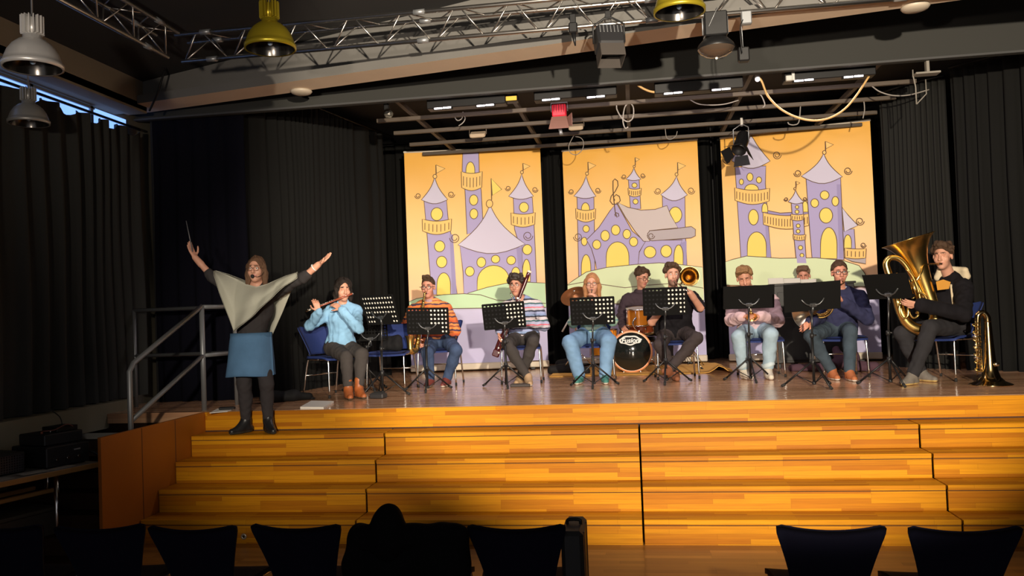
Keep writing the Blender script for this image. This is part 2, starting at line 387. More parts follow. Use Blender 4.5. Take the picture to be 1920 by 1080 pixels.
curtain('black curtain in the gaps behind the middle castle banner', [(-1.35, 6.0), (1.35, 6.0)], .02, 3.85, VELV, .05, .2, seed=9)
curtain('black curtain behind the third castle banner', [(1.4, 5.9), (5.3, 5.9)], .02, 3.85, VELV, .05, .2, seed=11)
curtain('dark grey pleated curtain just right of the third castle banner', [(3.28, 3.5), (3.55, 3.05), (3.86, 2.8)], .0, 3.55, mat('grey_velvet', (.015, .015, .0135), .95, spec=.15), .035, .10, seed=6)
curtain('black pleated curtain behind the upright brass horn, far right of the stage', [(3.88, 2.72), (4.4, 2.2), (5.1, 1.35)], .0, 3.62, VELV, .05, .2, seed=7)
# ---------------------------------------------------------------- truss, lamps, stage lights
def truss(label, A, B, up=V(0, 0, 1), side=.22, H=.215, pitch=.24):
    A, B = V(A), V(B); L = np.linalg.norm(B-A); d = unit(B-A); w = unit(np.cross(up, d))
    t = thing('lighting_truss', label, 'truss', A)
    ch = [V(0, 0, 0), w*side/2+up*H, -w*side/2+up*H]
    for c in ch:
        m = MB(); m.tube([c, c+d*L], .019, 10); m.build('chord', ALU, t)
    m = MB(); n = int(L/pitch)
    for i in range(n):
        for k, (p, q) in enumerate(((0, 1), (0, 2), (1, 2))):
            a, c = (p, q) if i % 2 == 0 else (q, p)
            m.tube([ch[a]+d*(i*pitch+.03), ch[c]+d*((i+1)*pitch-.03)], .0065, 6)
    m.build('bracing', ALU, t)
    for s in np.arange(0.3, L, 2.0):
        for c in ch: m = MB(); m.cyl(c+d*(s-.05), c+d*(s+.05), .025, n=10); m.build('coupler', STEEL, t)
    return t
TZ = 3.335
truss('long triangular aluminium truss across the front of the stage', (-4.05, -.8, TZ), (3.6, -.8, TZ))
truss('aluminium truss arm coming forward from the corner at upper left', (-4.10, -.95, TZ), (-4.10, -4.6, TZ))

SHADE = mat('brushed_aluminium_shade', (.78, .77, .74), .36, .45)
SHADED = mat('dull_aluminium_shade', (.46, .45, .42), .42, .5)
GOLD = mat('golden_yellow_shade', (.40, .31, .02), .32, .6)
REFL = mat('lamp_inside', (.09, .085, .08), .2, .9)
def pendant(px, py, Y, r, m, label, cord=1.0):
    c = P(px, py, Y)       # centre of the rim
    t = thing('pendant_lamp', label, 'lamp', c, 0, 'industrial pendant lamps over the hall')
    s = r/.19
    prof = [(.178, .0), (.19, -.002), (.192, .03), (.183, .035), (.176, .06), (.158, .11), (.128, .155), (.09, .188), (.06, .20), (.06, .225), (.045, .228)]
    MB().lathe([(a*s, h*s) for a, h in prof], n=40).build('shade', m, t)
    MB().lathe([(a*s*.97, h*s-.001) for a, h in ((.178, .002), (.165, .07), (.12, .14), (.05, .18), (.0, .185))], n=32).build('reflector', REFL, t)
    hs = MB(); hs.lathe([(0, .228*s), (.042*s, .228*s), (.042*s, .345*s), (.0, .35*s)], n=20)
    for k in range(16):
        a = 2*PI*k/16; hs.box((math.cos(a)*.057*s, math.sin(a)*.057*s, .297*s), (.034*s, .007*s, .125*s), rotz(a), b=.001)
    hs.build('heat_sink', m, t)
    MB().cyl((0, 0, .345*s), (0, 0, .36*s+cord), .006).build('cord', STEEL, t)
    lb = MB(); lb.cyl((0, 0, .17*s), (0, 0, .05*s), .022*s, .018*s); lb.sph((0, 0, .045*s), .02*s); lb.build('bulb', mat('lamp_glass', (.35, .5, .7), .1, .0, spec=.8), t)
pendant(62, 128, -2.8, .19, SHADE, 'silver bell-shaped pendant lamp with ribbed top, larger of the two at upper left')
pendant(54, 232, -1.25, .17, SHADED, 'dull grey bell pendant lamp below and behind the silver one', .8)
pendant(507, 92, -2.0, .19, GOLD, 'golden yellow bell pendant lamp hanging in front of the truss at left')
pendant(1274, 24, -1.7, .19, GOLD, 'golden pendant lamp cut off by the top edge of the picture')

def can_light():
    c = P(1342, 78, -.95)
    t = thing('stage_spotlight', 'black theatre lamp with round domed glass hanging from the truss', 'stage light', c)
    MB().box((0, 0, .13), (.185, .17, .20), b=.01).build('housing', BLK, t)
    m = MB(); m.lathe([(.05, .03), (.10, .02), (.145, -.03), (.152, -.055), (.150, -.062)], n=32); m.build('reflector_dish', BLK, t)
    MB().lathe([(.149, -.062), (.13, -.09), (.085, -.118), (.03, -.132), (.0, -.135)], n=32).build('glass', mat('smoked_glass', (.10, .07, .05), .12, .4), t)
    MB().sph((0, 0, -.137), .012).build('tip', mat('white_tip', (.8, .8, .75), .3), t)
    y = MB(); y.tube([(-.10, 0, .06), (-.10, 0, .2), (-.04, .03, .255), (.04, .03, .255), (.10, 0, .2), (.10, 0, .06)], .007, 6); y.tube(spline([(-.1, -.02, .02), (-.05, -.09, .12), (.01, -.1, .24), (.02, .1, .3)], 5), .003, 6)
    y.build('yoke', STEEL, t)
can_light()
def flood():
    c = P(1142, 80, -.92)
    t = thing('stage_spotlight', 'bulky black square stage floodlight clamped under the truss', 'stage light', c)
    R = rotz(.25)@rotx(-.35)
    MB().box((0, 0, .02), (.23, .20, .20), R, b=.02).build('housing', mat('black_cast_housing', (.022, .022, .024), .45, .2), t)
    m = MB(); o = R@V(0, -.02, -.09)
    for k in range(4):
        sx, sy = ((1, 0), (-1, 0), (0, 1), (0, -1))[k]; m.box(R@V(sx*.10, sy*.09-.0, -.13), (.006 if sx else .2, .006 if sy else .18, .12), R, b=.001)
    m.build('barn_door', mat('barn_door_brown', (.05, .042, .036), .6), t)
    m = MB()
    for k in range(7): m.box(R@V(-.09+.03*k, -.104, .06), (.008, .012, .07), R, b=.001)
    m.build('cooling_fin', STEEL, t)
    y = MB(); y.tube([(-.13, 0, .0), (-.13, 0, .15), (-.03, 0, .21), (.03, 0, .21), (.13, 0, .15), (.13, 0, .0)], .009, 6); y.box((0, .06, .24), (.05, .14, .06)); y.build('yoke', BLK, t)
flood()
t = thing('clamp_lamp', 'small black pointed lamp on the underside of the truss, left of the floodlight', 'stage light', P(1075, 58, -.85))
MB().box((0, 0, .02), (.075, .08, .09), b=.01).build('housing', BLK, t); MB().cyl((0, 0, -.02), (.012, 0, -.13), .022, .006).build('pin', BLK, t)
m = MB(); m.box((0, 0, .1), (.05, .05, .08)); m.build('clamp', BLK, t)
t = thing('junction_box', 'small grey box fixed on the truss right of the domed theatre lamp', 'box', P(1399, 34, -.85))
MB().box((0, 0, 0), (.085, .06, .11), b=.008).build('case', STEEL, t); m = MB(); m.tube(spline([(-.03, -.03, -.02), (-.06, -.05, -.1), (-.05, -.03, -.3)], 6), .004, 6); m.build('cable', BLK, t)
t = thing('hanging_box', 'small black box hanging on a thin cable below the truss at right', 'stage light', P(1394, 103, -.8))
MB().box((0, 0, 0), (.09, .08, .12), b=.01).build('case', BLK, t); MB().cyl((0, 0, .05), (-.01, 0, .40), .004).build('cable', STEEL, t)

def disc(px, py, label):
    t = thing('ceiling_disc', label, 'access point', PZ(px, py, 3.335))
    MB().lathe([(0, -.035), (.06, -.032), (.10, -.018), (.115, .0), (.11, .012), (.0, .014)], n=32).build('cover', mat('disc_plastic', (.42, .36, .28), .5), t)
    MB().lathe([(.0, .012), (.09, .012), (.09, .03), (0, .03)], n=24).build('mount', STEEL, t)
disc(565, 172, 'flat white disc-shaped device under the beam at left')
disc(1716, 14, 'flat pale disc-shaped device under the beam at upper right')
def cable(name, label, pts, r, m, n=6, group=None):
    o = pts[0]; b = MB(); b.tube(spline([q-o for q in pts], n), r, 6); ob = b.build(name, m, None, tuple(o)); return tag(ob, label, 'cable', group)
cable('cable', 'twisted black cable hanging from the truss corner down to the beam', [P(312, 122, .3), P(303, 150, .25), P(294, 178, .25), P(280, 208, .3)], .011, BLK)

# stage ceiling grid
GRID = mat('grid_steel', (.075, .056, .038), .6, .1)
GZ = 3.40
gx = [-2.68, -1.33, .03, 1.4, 2.75]
for i, x in enumerate(gx):
    b = MB(); b.box((0, 0, 0), (.05, 3.4, .06), b=.004); ob = b.build('grid_beam', GRID, None, (x, 3.0, GZ+.06))
    tag(ob, ['leftmost dusty steel ceiling beam running back over the stage', 'second ceiling beam from the left running back over the stage', 'middle ceiling beam running back above the red lamp', 'fourth ceiling beam from the left, right of the middle cable loops', 'rightmost ceiling beam running back, beside the long orange cable'][i], 'beam', 'ceiling grid beams over the stage')
for i, y in enumerate([2.25, 3.0, 3.8, 4.55]):
    b = MB(); b.box((0, 0, 0), (6.5, .045, .05), b=.004); ob = b.build('grid_rail', GRID, None, (.1, y, GZ))
    tag(ob, ['front cross rail of the stage ceiling grid', 'second cross rail of the stage ceiling grid from the front', 'third cross rail of the stage ceiling grid from the front', 'rear cross rail of the stage ceiling grid above the banners'][i], 'rail', 'ceiling grid cross rails')
GLOW = mat('led_glow', (1, 1, 1), .4, emit=(1.0, .86, .93), estr=5)
GLOWD = mat('led_glow_dim', (1, 1, 1), .4, emit=(1.0, .86, .93), estr=2.5)
bats = [((830, 203), (910, 198), 'leftmost black LED batten under the fascia with two glowing strips'), ((1033, 187), (1117, 182), 'black LED batten above the red lamp with two glowing strips'),
        ((1262, 175), (1352, 168), 'black LED batten right of the middle beam with two glowing strips'), ((1507, 151), (1600, 144), 'rightmost black LED batten with two glowing strips')]
for (a, c, lb) in bats:
    A, C = P(*a, 1.22), P(*c, 1.22); c0 = (A+C)/2
    t = thing('led_batten', lb, 'stage light', c0, 0, 'LED battens under the stage fascia')
    w = (C-A)[0]*1.85
    MB().box((.02, .09, .075), (w, .16, .13), b=.008).build('housing', BLK, t)
    MB().box((0, -.045, .165), (w*.9, .25, .04), b=.004).build('bracket', BLK, t)
    for q in (A, C):
        m = MB(); m.box(q-c0+V(0, .02, -.002), (.22, .05, .03), b=.004); m.box(q-c0+V(-.05, -.008, 0), (.092, .01, .017), m=1, b=.002); m.box(q-c0+V(.052, -.008, .002), (.092, .01, .017), m=1, b=.002); m.build('led_strip', [BLK, GLOW], t)
t = thing('amber_lamp', 'amber box lamp with lit front between the first two LED battens', 'stage light', P(951, 186, 1.35))
MB().box((0, 0, 0), (.25, .12, .085), b=.008).build('housing', BLK, t); MB().box((0, -.065, -.01), (.235, .01, .05), b=.002).build('lens', mat('amber_lens', (.75, .45, .06), .4, emit=(.9, .5, .05), estr=.25), t)
# red lamp with barn door
t = thing('red_stage_lamp', 'red-glowing stage lamp with brown barn doors hanging from the grid', 'stage light', P(1049, 212, 2.2))
MB().box((0, 0, .02), (.17, .16, .15), b=.012).build('housing', mat('red_housing', (.55, .015, .03), .4, emit=(.9, .01, .05), estr=.12), t)
m = MB(); 
for k in range(5): m.box((-.06+.03*k, -.082, .04), (.006, .006, .1), b=.001)
m.build('grille', BLK, t)
m = MB(); m.prism([(-.09, 0), (.09, 0), (.125, -.17), (-.125, -.17)], (0, -.1, -.065), (1, 0, 0), (0, .35, .94), .006); m.prism([(0, 0), (.15, .02), (.15, -.14), (0, -.1)], (.1, -.1, -.08), (.45, -.9, 0), (0, 0, 1), .006); m.build('barn_door', mat('barn_door_rust', (.13, .06, .04), .6), t)
m = MB(); m.tube([(-.1, 0, .02), (-.1, 0, .13), (.1, 0, .13), (.1, 0, .02)], .008, 6); m.cyl((0, 0, .13), (0, .02, .2), .015); m.cyl((0, -.02, -.2), (.015, -.03, -.27), .022); m.build('yoke', STEEL, t)
for px, py, w, lb in ((896, 252, .21, 'tan rectangular work light lying on the grid left of the red lamp'), (1080, 238, .19, 'pale rectangular work light just right of the red lamp')):
    t = thing('work_light', lb, 'work light', P(px, py, 3.0), 0, 'rectangular work lights on the grid')
    R = rotx(.5)
    MB().box((0, 0, 0), (w, .13, .05), R, b=.01).build('case', mat('tan_case', (.42, .33, .22), .6), t); MB().box(R@V(0, -.02, -.026), (w*.75, .08, .006), R, b=.001).build('glass', mat('work_glass', (.30, .22, .13), .2), t)
    MB().tube([(-w/2-.01, 0, 0), (-w/2-.01, .02, .12), (w/2+.01, .02, .12), (w/2+.01, 0, 0)], .008, 6).build('bracket', GRID, t)
# spot in front of third banner
t = thing('stage_spotlight', 'black spotlight with open barn doors hanging in front of the third castle banner', 'stage light', P(1390, 268, 3.75))
ax = unit(V(-.33, -.55, -.78))
u, w, _ = frame_of(ax)
MB().lathe([(0, -.17), (.075, -.17), (.09, -.14), (.09, .10), (.10, .11), (.10, .15), (.085, .15), (.06, .1), (0, .09)], ax=ax, n=24).build('housing', BLK, t)
m = MB()
for k in range(4):
    dd = (u, w, -u, -w)[k]; e = (w, -u, -w, u)[k]
    m.prism([(-.09, 0), (.09, 0), (.12, .14), (-.12, .14)], dd*.1+ax*.15, e, unit(ax*.75+dd*.65), .004)
m.build('barn_door', BLK, t)
y = MB(); y.tube([u*.11, u*.11+V(0, 0, .2), V(.02, .03, .27), -u*.11+V(0, 0, .2), -u*.11], .008, 6); y.cyl((.02, .03, .24), (.02, .03, .33), .02); y.build('yoke', STEEL, t)
m = MB(); m.box((.02, .03, .30), (.035, .04, .10), b=.004); m.build('clamp', mat('clamp_white', (.5, .48, .42), .5), t)
t = thing('small_lamp', 'small round lamp with bright silver reflector at the left end of the fascia', 'stage light', P(728, 212, 1.2))
m = MB(); m.lathe([(.02, -.05), (.05, -.03), (.055, .02), (.05, .04)], ax=unit(V(.3, -.7, -.5)), n=20); m.build('reflector', SILV, t); m = MB(); m.box((-.03, .05, .06), (.06, .07, .12), b=.01); m.box((-.03, -.03, .12), (.03, .24, .03)); m.build('housing', BLK, t)
t = thing('socket_lamp', 'tiny bright white lamp in a socket under the fascia, left of a white adapter', 'stage light', P(1420, 147, 1.3))
MB().box((0, 0, .03), (.05, .05, .06), b=.005).box((0, -.13, .055), (.02, .24, .012), b=.002).build('socket', mat('white_socket', (.55, .55, .52), .5), t); MB().sph((0, -.01, -.012), .026).build('bulb', GLOWD, t)
t = thing('adapter_box', 'white plug adapter at the left end of the rightmost LED batten', 'socket', P(1479, 147, 1.2))
MB().box((0, 0, 0), (.065, .05, .055), b=.006).build('body', mat('white_socket', (.5, .5, .45), .5), t); MB().box((.045, 0, .02), (.03, .03, .09), b=.004).build('plug', mat('white_socket', (.5, .5, .45), .5), t)
def RP(x, row, z=3.385):    # point on a grid rail seen at photo column x
    X = 0.0
    for _ in range(20):
        dd = V(X, row, z)-CAMP; X -= (960+FPX*(dd@RX)/(dd@FW)-x)/FPX*(dd@FW)/RX[0]
    return V(X, row, z)
CBL = mat('orange_beige_cable', (.58, .36, .14), .5); CBG = mat('grey_cable', (.22, .20, .17), .6)
cable('cable', 'long orange-beige cable sagging in a wide arc above the third banner', [P(x, y, 1.30) for x, y in ((1421, 145), (1428, 152), (1440, 180), (1463, 204), (1494, 220), (1526, 226), (1556, 221), (1583, 205), (1605, 180), (1630, 142))], .012, CBL)
cable('cable', 'short orange cable entering the middle LED batten', [P(x, y, 1.26) for x, y in ((1196, 160), (1208, 167), (1222, 172), (1244, 174), (1256, 172))], .013, CBL)
cable('cable', 'pale cable looped twice under the middle ceiling beam', [RP(1156, 2.25)]+[P(x, y, 2.25) for x, y in ((1157, 206), (1165, 220), (1176, 228), (1186, 222), (1188, 204), (1182, 194), (1172, 200), (1168, 225), (1172, 240), (1178, 238))], .009, CBG)
cable('cable', 'thin grey cable sagging at the right towards the dark curtain', [RP(1634, 2.25)]+[P(x, y, 2.22) for x, y in ((1650, 172), (1675, 179), (1705, 178), (1742, 168))], .008, CBG)
cable('cable', 'thin cable hanging down to the corner of the third banner', [RP(1618, 3.0)]+[P(x, y, 3.0) for x, y in ((1619, 185), (1621, 205), (1618, 222))], .008, CBG)
cable('cable', 'thin wire loop at the top left of the middle banner', [RP(1077, 3.8)]+[P(x, y, 3.8) for x, y in ((1067, 272), (1069, 286), (1081, 290), (1092, 280), (1094, 266), (1088, 258), (1078, 256))], .006, CBG)
cable('cable', 'small wire loop at the top right of the middle banner', [RP(1247, 3.8)]+[P(x, y, 3.8) for x, y in ((1250, 258), (1258, 261), (1267, 255), (1270, 246))], .006, CBG)
cable('cable', 'grey hook-shaped wire above the left part of the third banner', [RP(1501, 3.0)]+[P(x, y, 3.0) for x, y in ((1498, 228), (1490, 234), (1480, 233), (1477, 229))], .008, CBG)
cable('cable', 'thin grey cable along the rail left of the fourth ceiling beam', [RP(1292, 2.25)]+[P(x, y, 2.25) for x, y in ((1310, 195), (1335, 197), (1360, 195), (1385, 188))], .007, CBG)
cable('cable', 'tangle of grey wires on the rail above the first banner', [RP(856, 2.25)]+[P(x, y, 2.25) for x, y in ((853, 220), (858, 226), (866, 222), (868, 210), (872, 222), (868, 230), (860, 236))], .007, CBG)
cable('cable', 'short wire with a small plug hanging below the bright socket lamp', [RP(1424, 2.25)]+[P(x, y, 2.25) for x, y in ((1429, 182), (1434, 196), (1430, 202))], .008, CBG)
t = thing('wire_mount', 'faint white bracket with a dangling wire above the right curtain', 'bracket', P(1735, 140, 1.12))
MB().box((0, -.03, 0), (.24, .13, .02), b=.003).box((0, -.06, .07), (.03, .06, .14), b=.003).build('plate', CBG, t); m = MB(); m.tube([(-.12, 0, .06), (-.12, 0, 0), (-.1, 0, -.12), (-.1, 0, -.3)], .007, 6); m.tube([(-.1, 0, -.3), (.0, 0, -.2), (-.0, 0, -.05)], .006, 6); m.build('wire', CBG, t)
# ---------------------------------------------------------------- castle banners
ART = {}
LAV = mat('print_lavender', srgb(172, 161, 202), .7); LAVD = mat('print_mauve', srgb(154, 143, 187), .7); ROOF = mat('print_roof', srgb(204, 198, 218), .7)
YEL = mat('print_yellow', srgb(240, 214, 106), .7); BAL = mat('print_balcony', srgb(244, 198, 116), .7); OUT = mat('print_outline', srgb(98, 72, 48), .7)
GRN = mat('print_green', srgb(192, 222, 180), .7); GRN2 = mat('print_green_pale', srgb(212, 226, 182), .7); GRY = mat('print_grey', srgb(176, 166, 170), .7); STON = mat('print_stone', srgb(198, 186, 184), .7)
def banner_bg(name, low):
    m = bpy.data.materials.new(name); m.use_nodes = True; nt = m.node_tree; b = nt.nodes['Principled BSDF']; L = nt.links.new
    tc = nt.nodes.new('ShaderNodeTexCoord'); sx = nt.nodes.new('ShaderNodeSeparateXYZ'); L(tc.outputs['Object'], sx.inputs[0])
    n = nt.nodes.new('ShaderNodeTexNoise'); n.inputs['Scale'].default_value = 1.1; n.inputs['Detail'].default_value = 2; L(tc.outputs['Object'], n.inputs['Vector'])
    ma = nt.nodes.new('ShaderNodeMath'); ma.operation = 'MULTIPLY_ADD'; ma.inputs[1].default_value = .7; L(n.outputs['Fac'], ma.inputs[0]); L(sx.outputs['Z'], ma.inputs[2])
    mr = nt.nodes.new('ShaderNodeMapRange'); mr.inputs[1].default_value = .35; mr.inputs[2].default_value = 3.85; L(ma.outputs[0], mr.inputs[0])
    cr = nt.nodes.new('ShaderNodeValToRGB'); E = cr.color_ramp.elements
    cols = [(0, srgb(182, 178, 216)), (low-.03, srgb(198, 194, 224)), (low, srgb(246, 196, 150)), (.5, srgb(248, 208, 150)), (.72, srgb(246, 200, 126)), (.95, srgb(236, 176, 72))]
    while len(E) < len(cols): E.new(.5)
    for e, (p, c) in zip(E, cols): e.position = p; e.color = c
    L(mr.outputs[0], cr.inputs[0]); L(cr.outputs[0], b.inputs['Base Color']); b.inputs['Roughness'].default_value = .7
    return m
BMATS = [None, LAV, LAVD, ROOF, YEL, BAL, OUT, GRN, GRN2, GRY, STON]
iL, iLD, iR, iY, iB, iO, iG, iG2, iGY, iST = range(1, 11)
class Art:
    """drawing on a banner; coordinates are those of an enlarged view of the banner, mapped to metres on its cloth"""
    def __init__(s, quad, W, H):
        s.W, s.H, s.lv = W, H, 0; s.mb = MB()
        TL, TR_, BR, BL = [V(*q) for q in quad]
        A = []; bb = []
        for (x, y), (u, v) in zip((TL, TR_, BR, BL), ((0, H), (W, H), (W, 0), (0, 0))):
            A.append([x, y, 1, 0, 0, 0, -u*x, -u*y]); bb.append(u); A.append([0, 0, 0, x, y, 1, -v*x, -v*y]); bb.append(v)
        h = np.linalg.solve(np.array(A), np.array(bb)); s.h = np.append(h, 1).reshape(3, 3)
    def uv(s, p):
        q = s.h@V(p[0], p[1], 1); return q[:2]/q[2]
    def clip(s, q): return (min(max(q[0], .004), s.W-.004), min(max(q[1], .05), s.H-.012))
    def _poly(s, pts, m):
        s.lv += 1; y = -.004-.00025*s.lv
        q = [s.clip(s.uv(p)) for p in pts]
        from mathutils.geometry import tessellate_polygon
        tri = tessellate_polygon([[Vector((a, c, 0)) for a, c in q]])
        vs = [(a, y, c) for a, c in q]; fs = []
        for f in tri:
            a, c, d = (V(*q[k]) for k in f); cr = (c-a)[0]*(d-a)[1]-(c-a)[1]*(d-a)[0]
            fs.append(tuple(f) if cr > 0 else tuple(f)[::-1])
        s.mb.add(vs, fs, m)
    def line(s, pts, w=2.2, closed=False, m=iO):
        s.lv += 1; y = -.0042-.00025*s.lv
        q = [s.uv(p) for p in pts]; n = len(q); ww = w/210*.5*1.05
        vs = []
        for i in range(n):
            a = q[i-1] if (i or closed) else q[i]; c = q[(i+1) % n] if (i < n-1 or closed) else q[i]
            t = unit(c-a); nn = V(-t[1], t[0])*ww
            for k in (1, -1): z = s.clip(q[i]+k*nn); vs.append((z[0], y, z[1]))
        fs = [(2*i, 2*((i+1) % n), 2*((i+1) % n)+1, 2*i+1)[::-1] for i in range(n if closed else n-1)]
        s.mb.add(vs, fs, m)
    def poly(s, pts, m, o=True, w=2.2): s._poly(pts, m); o and s.line(pts, w, True)
    def ell(s, cx, cy, rx, ry, m=iY, o=True):
        s.poly([(cx+rx*math.cos(a), cy+ry*math.sin(a)) for a in np.linspace(0, 2*PI, 25)[:-1]], m, o)
    def arch(s, cx, base, rx, top, m=iY, sk=0):
        h = base-top; pts = [(cx-rx, base)]+[(cx+rx*math.cos(a)+sk*0, base-h*.45-h*.55*math.sin(a)) for a in np.linspace(PI, 0, 13)]+[(cx+rx, base)]
        s.poly(pts, m)
    def curl(s, cx, cy, r, d=1, a0=0, turns=1.5):
        s.line([(cx+d*r*(1-.6*t)*math.cos(a0+t*turns*2*PI), cy+r*(1-.6*t)*math.sin(a0+t*turns*2*PI)) for t in np.linspace(0, 1, 28)], 2.2)
    def flag(s, x, y0, y1, w=34, m=iB, ball=9):
        s.ell(x-5, y0+ball, ball*.9, ball, m); s.line([(x, y0), (x-1, y1)], 3); s.poly([(x, y1), (x+w, y1+w*.42), (x+2, y1+w*.95)], m)
    def roof(s, ax, ay, lx, rx, by, sag=12, m=iR):
        L = [lerp((ax, ay), (lx, by), t)+V((ax-lx)*.16*math.sin(PI*t), 0) for t in np.linspace(0, 1, 8)]
        B = [(lerp(lx, rx, t), by+sag*math.sin(PI*t)) for t in np.linspace(0, 1, 8)]
        R = [lerp((rx, by), (ax, ay), t)+V((ax-rx)*.16*math.sin(PI*t), 0) for t in np.linspace(0, 1, 8)]
        s.poly([tuple(map(float, q)) for q in L+B[1:]+R[1:-1]], m)
    def balcony(s, x0, x1, y0, y1, n=7, sag=12, m=iB):
        T = [(lerp(x0, x1, t), y0+sag*.6*math.sin(PI*t)) for t in np.linspace(0, 1, 9)]; B = [(lerp(x1-2, x0+2, t), y1+sag*math.sin(PI*t)) for t in np.linspace(0, 1, 9)]
        s.poly([tuple(map(float, q)) for q in T+B], m)
        for k in range(n):
            t = (k+.7)/(n+.4); x = float(lerp(x0, x1, t)); yy = sag*math.sin(PI*t); s.line([(x, y0+yy*.7+(y1-y0)*.25), (x, y1+yy*.9-(y1-y0)*.18)], 2.2)
def banner(label, A, B, H, quad, draw, bg):
    A, B = V(*A, .03), V(*B, .03); d = unit(B-A); W = np.linalg.norm(B-A); a = math.atan2(d[1], d[0])
    t = thing('castle_banner', label, 'banner', A, a, 'tall castle banners at the back of the stage')
    art = Art(quad, W, H); art.mb.add([(0, 0, 0), (W, 0, 0), (W, 0, H), (0, 0, H), (0, .004, 0), (W, .004, 0), (W, .004, H), (0, .004, H)], [(0, 1, 2, 3), (5, 4, 7, 6), (1, 5, 6, 2), (4, 0, 3, 7)], 0)
    draw(art); ms = list(BMATS); ms[0] = bg; art.mb.build('printed_cloth', ms, t)
    m = MB(); m.box((W/2, 0, H+.004), (W+.02, .03, .03), b=.006); m.build('top_bar', mat('banner_bar', (.62, .56, .46), .5), t)
    m = MB(); m.box((W/2, 0, .045), (W+.02, .10, .10), b=.012); m.build('base_bar', mat('banner_base', (.60, .52, .40), .5), t)
    for x in (.25, W-.25):
        m = MB(); m.box((x, .0, -.012), (.07, .42, .022), b=.004); m.build('foot', BLK, t)
    m = MB(); m.cyl((W/2, .03, .02), (W/2, .03, H), .012); m.build('support_pole', STEEL, t)
def art1(a):
    a.poly([(292, 70), (360, 70), (364, 200), (372, 250), (382, 420), (312, 440), (302, 240), (290, 160)], iL)
    a.arch(325, 190, 19, 124); a.balcony(286, 376, 166, 236, 6, 14); a.ell(340, 291, 18, 23); a.ell(341, 351, 17, 22)
    a.poly([(128, 292), (224, 292), (232, 380), (246, 450), (256, 590), (272, 700), (165, 700), (152, 570), (142, 440)], iL)
    a.poly([(238, 440), (252, 440), (270, 698), (250, 698)], iLD, False)
    a.roof(173, 190, 117, 229, 288, 18); a.flag(179, 178, 137, 38); a.curl(102, 271, 13, -1); a.curl(244, 266, 15, 1)
    a.ell(183, 351, 25, 28); a.balcony(121, 246, 372, 424, 7, 16); a.ell(196, 491, 22, 24); a.ell(205, 559, 22, 25); a.arch(214, 702, 29, 606)
    a.poly([(510, 282), (592, 282), (600, 400), (606, 520), (612, 660), (552, 690), (540, 500), (516, 420)], iL)
    a.roof(546, 178, 490, 597, 276, 14); a.flag(552, 164, 132, 30, ball=7); a.curl(487, 241, 12, -1); a.curl(604, 248, 13, 1)
    a.ell(556, 325, 20, 22); a.balcony(500, 605, 348, 400, 6, 12); a.curl(573, 450, 22, 1); a.ell(571, 510, 20, 22); a.arch(568, 650, 17, 552)
    a.poly([(282, 490), (548, 490), (552, 690), (300, 700), (296, 600)], iL); a.poly([(524, 500), (546, 500), (550, 680), (540, 680)], iLD, False)
    a.roof(410, 312, 274, 562, 486, 40); a.ell(408, 308, 14, 17, iB); a.line([(417, 292), (415, 198)], 3); a.poly([(415, 198), (460, 246), (420, 272)], iY); a.curl(260, 456, 22, -1)
    for x, y, rx, ry in ((325, 602, 19, 21), (374, 563, 19, 22), (435, 550, 18, 17), (502, 556, 19, 19), (522, 612, 18, 26)): a.ell(x, y, rx, ry)
    a.arch(426, 700, 69, 577)
    a.poly([(318, 696), (400, 672), (490, 654), (560, 652), (700, 656), (700, 760), (318, 760)], iG, True)
    a.poly([(20, 730), (100, 716), (215, 701), (300, 698), (370, 704), (440, 728), (700, 745), (700, 762), (20, 762)], iG, True)
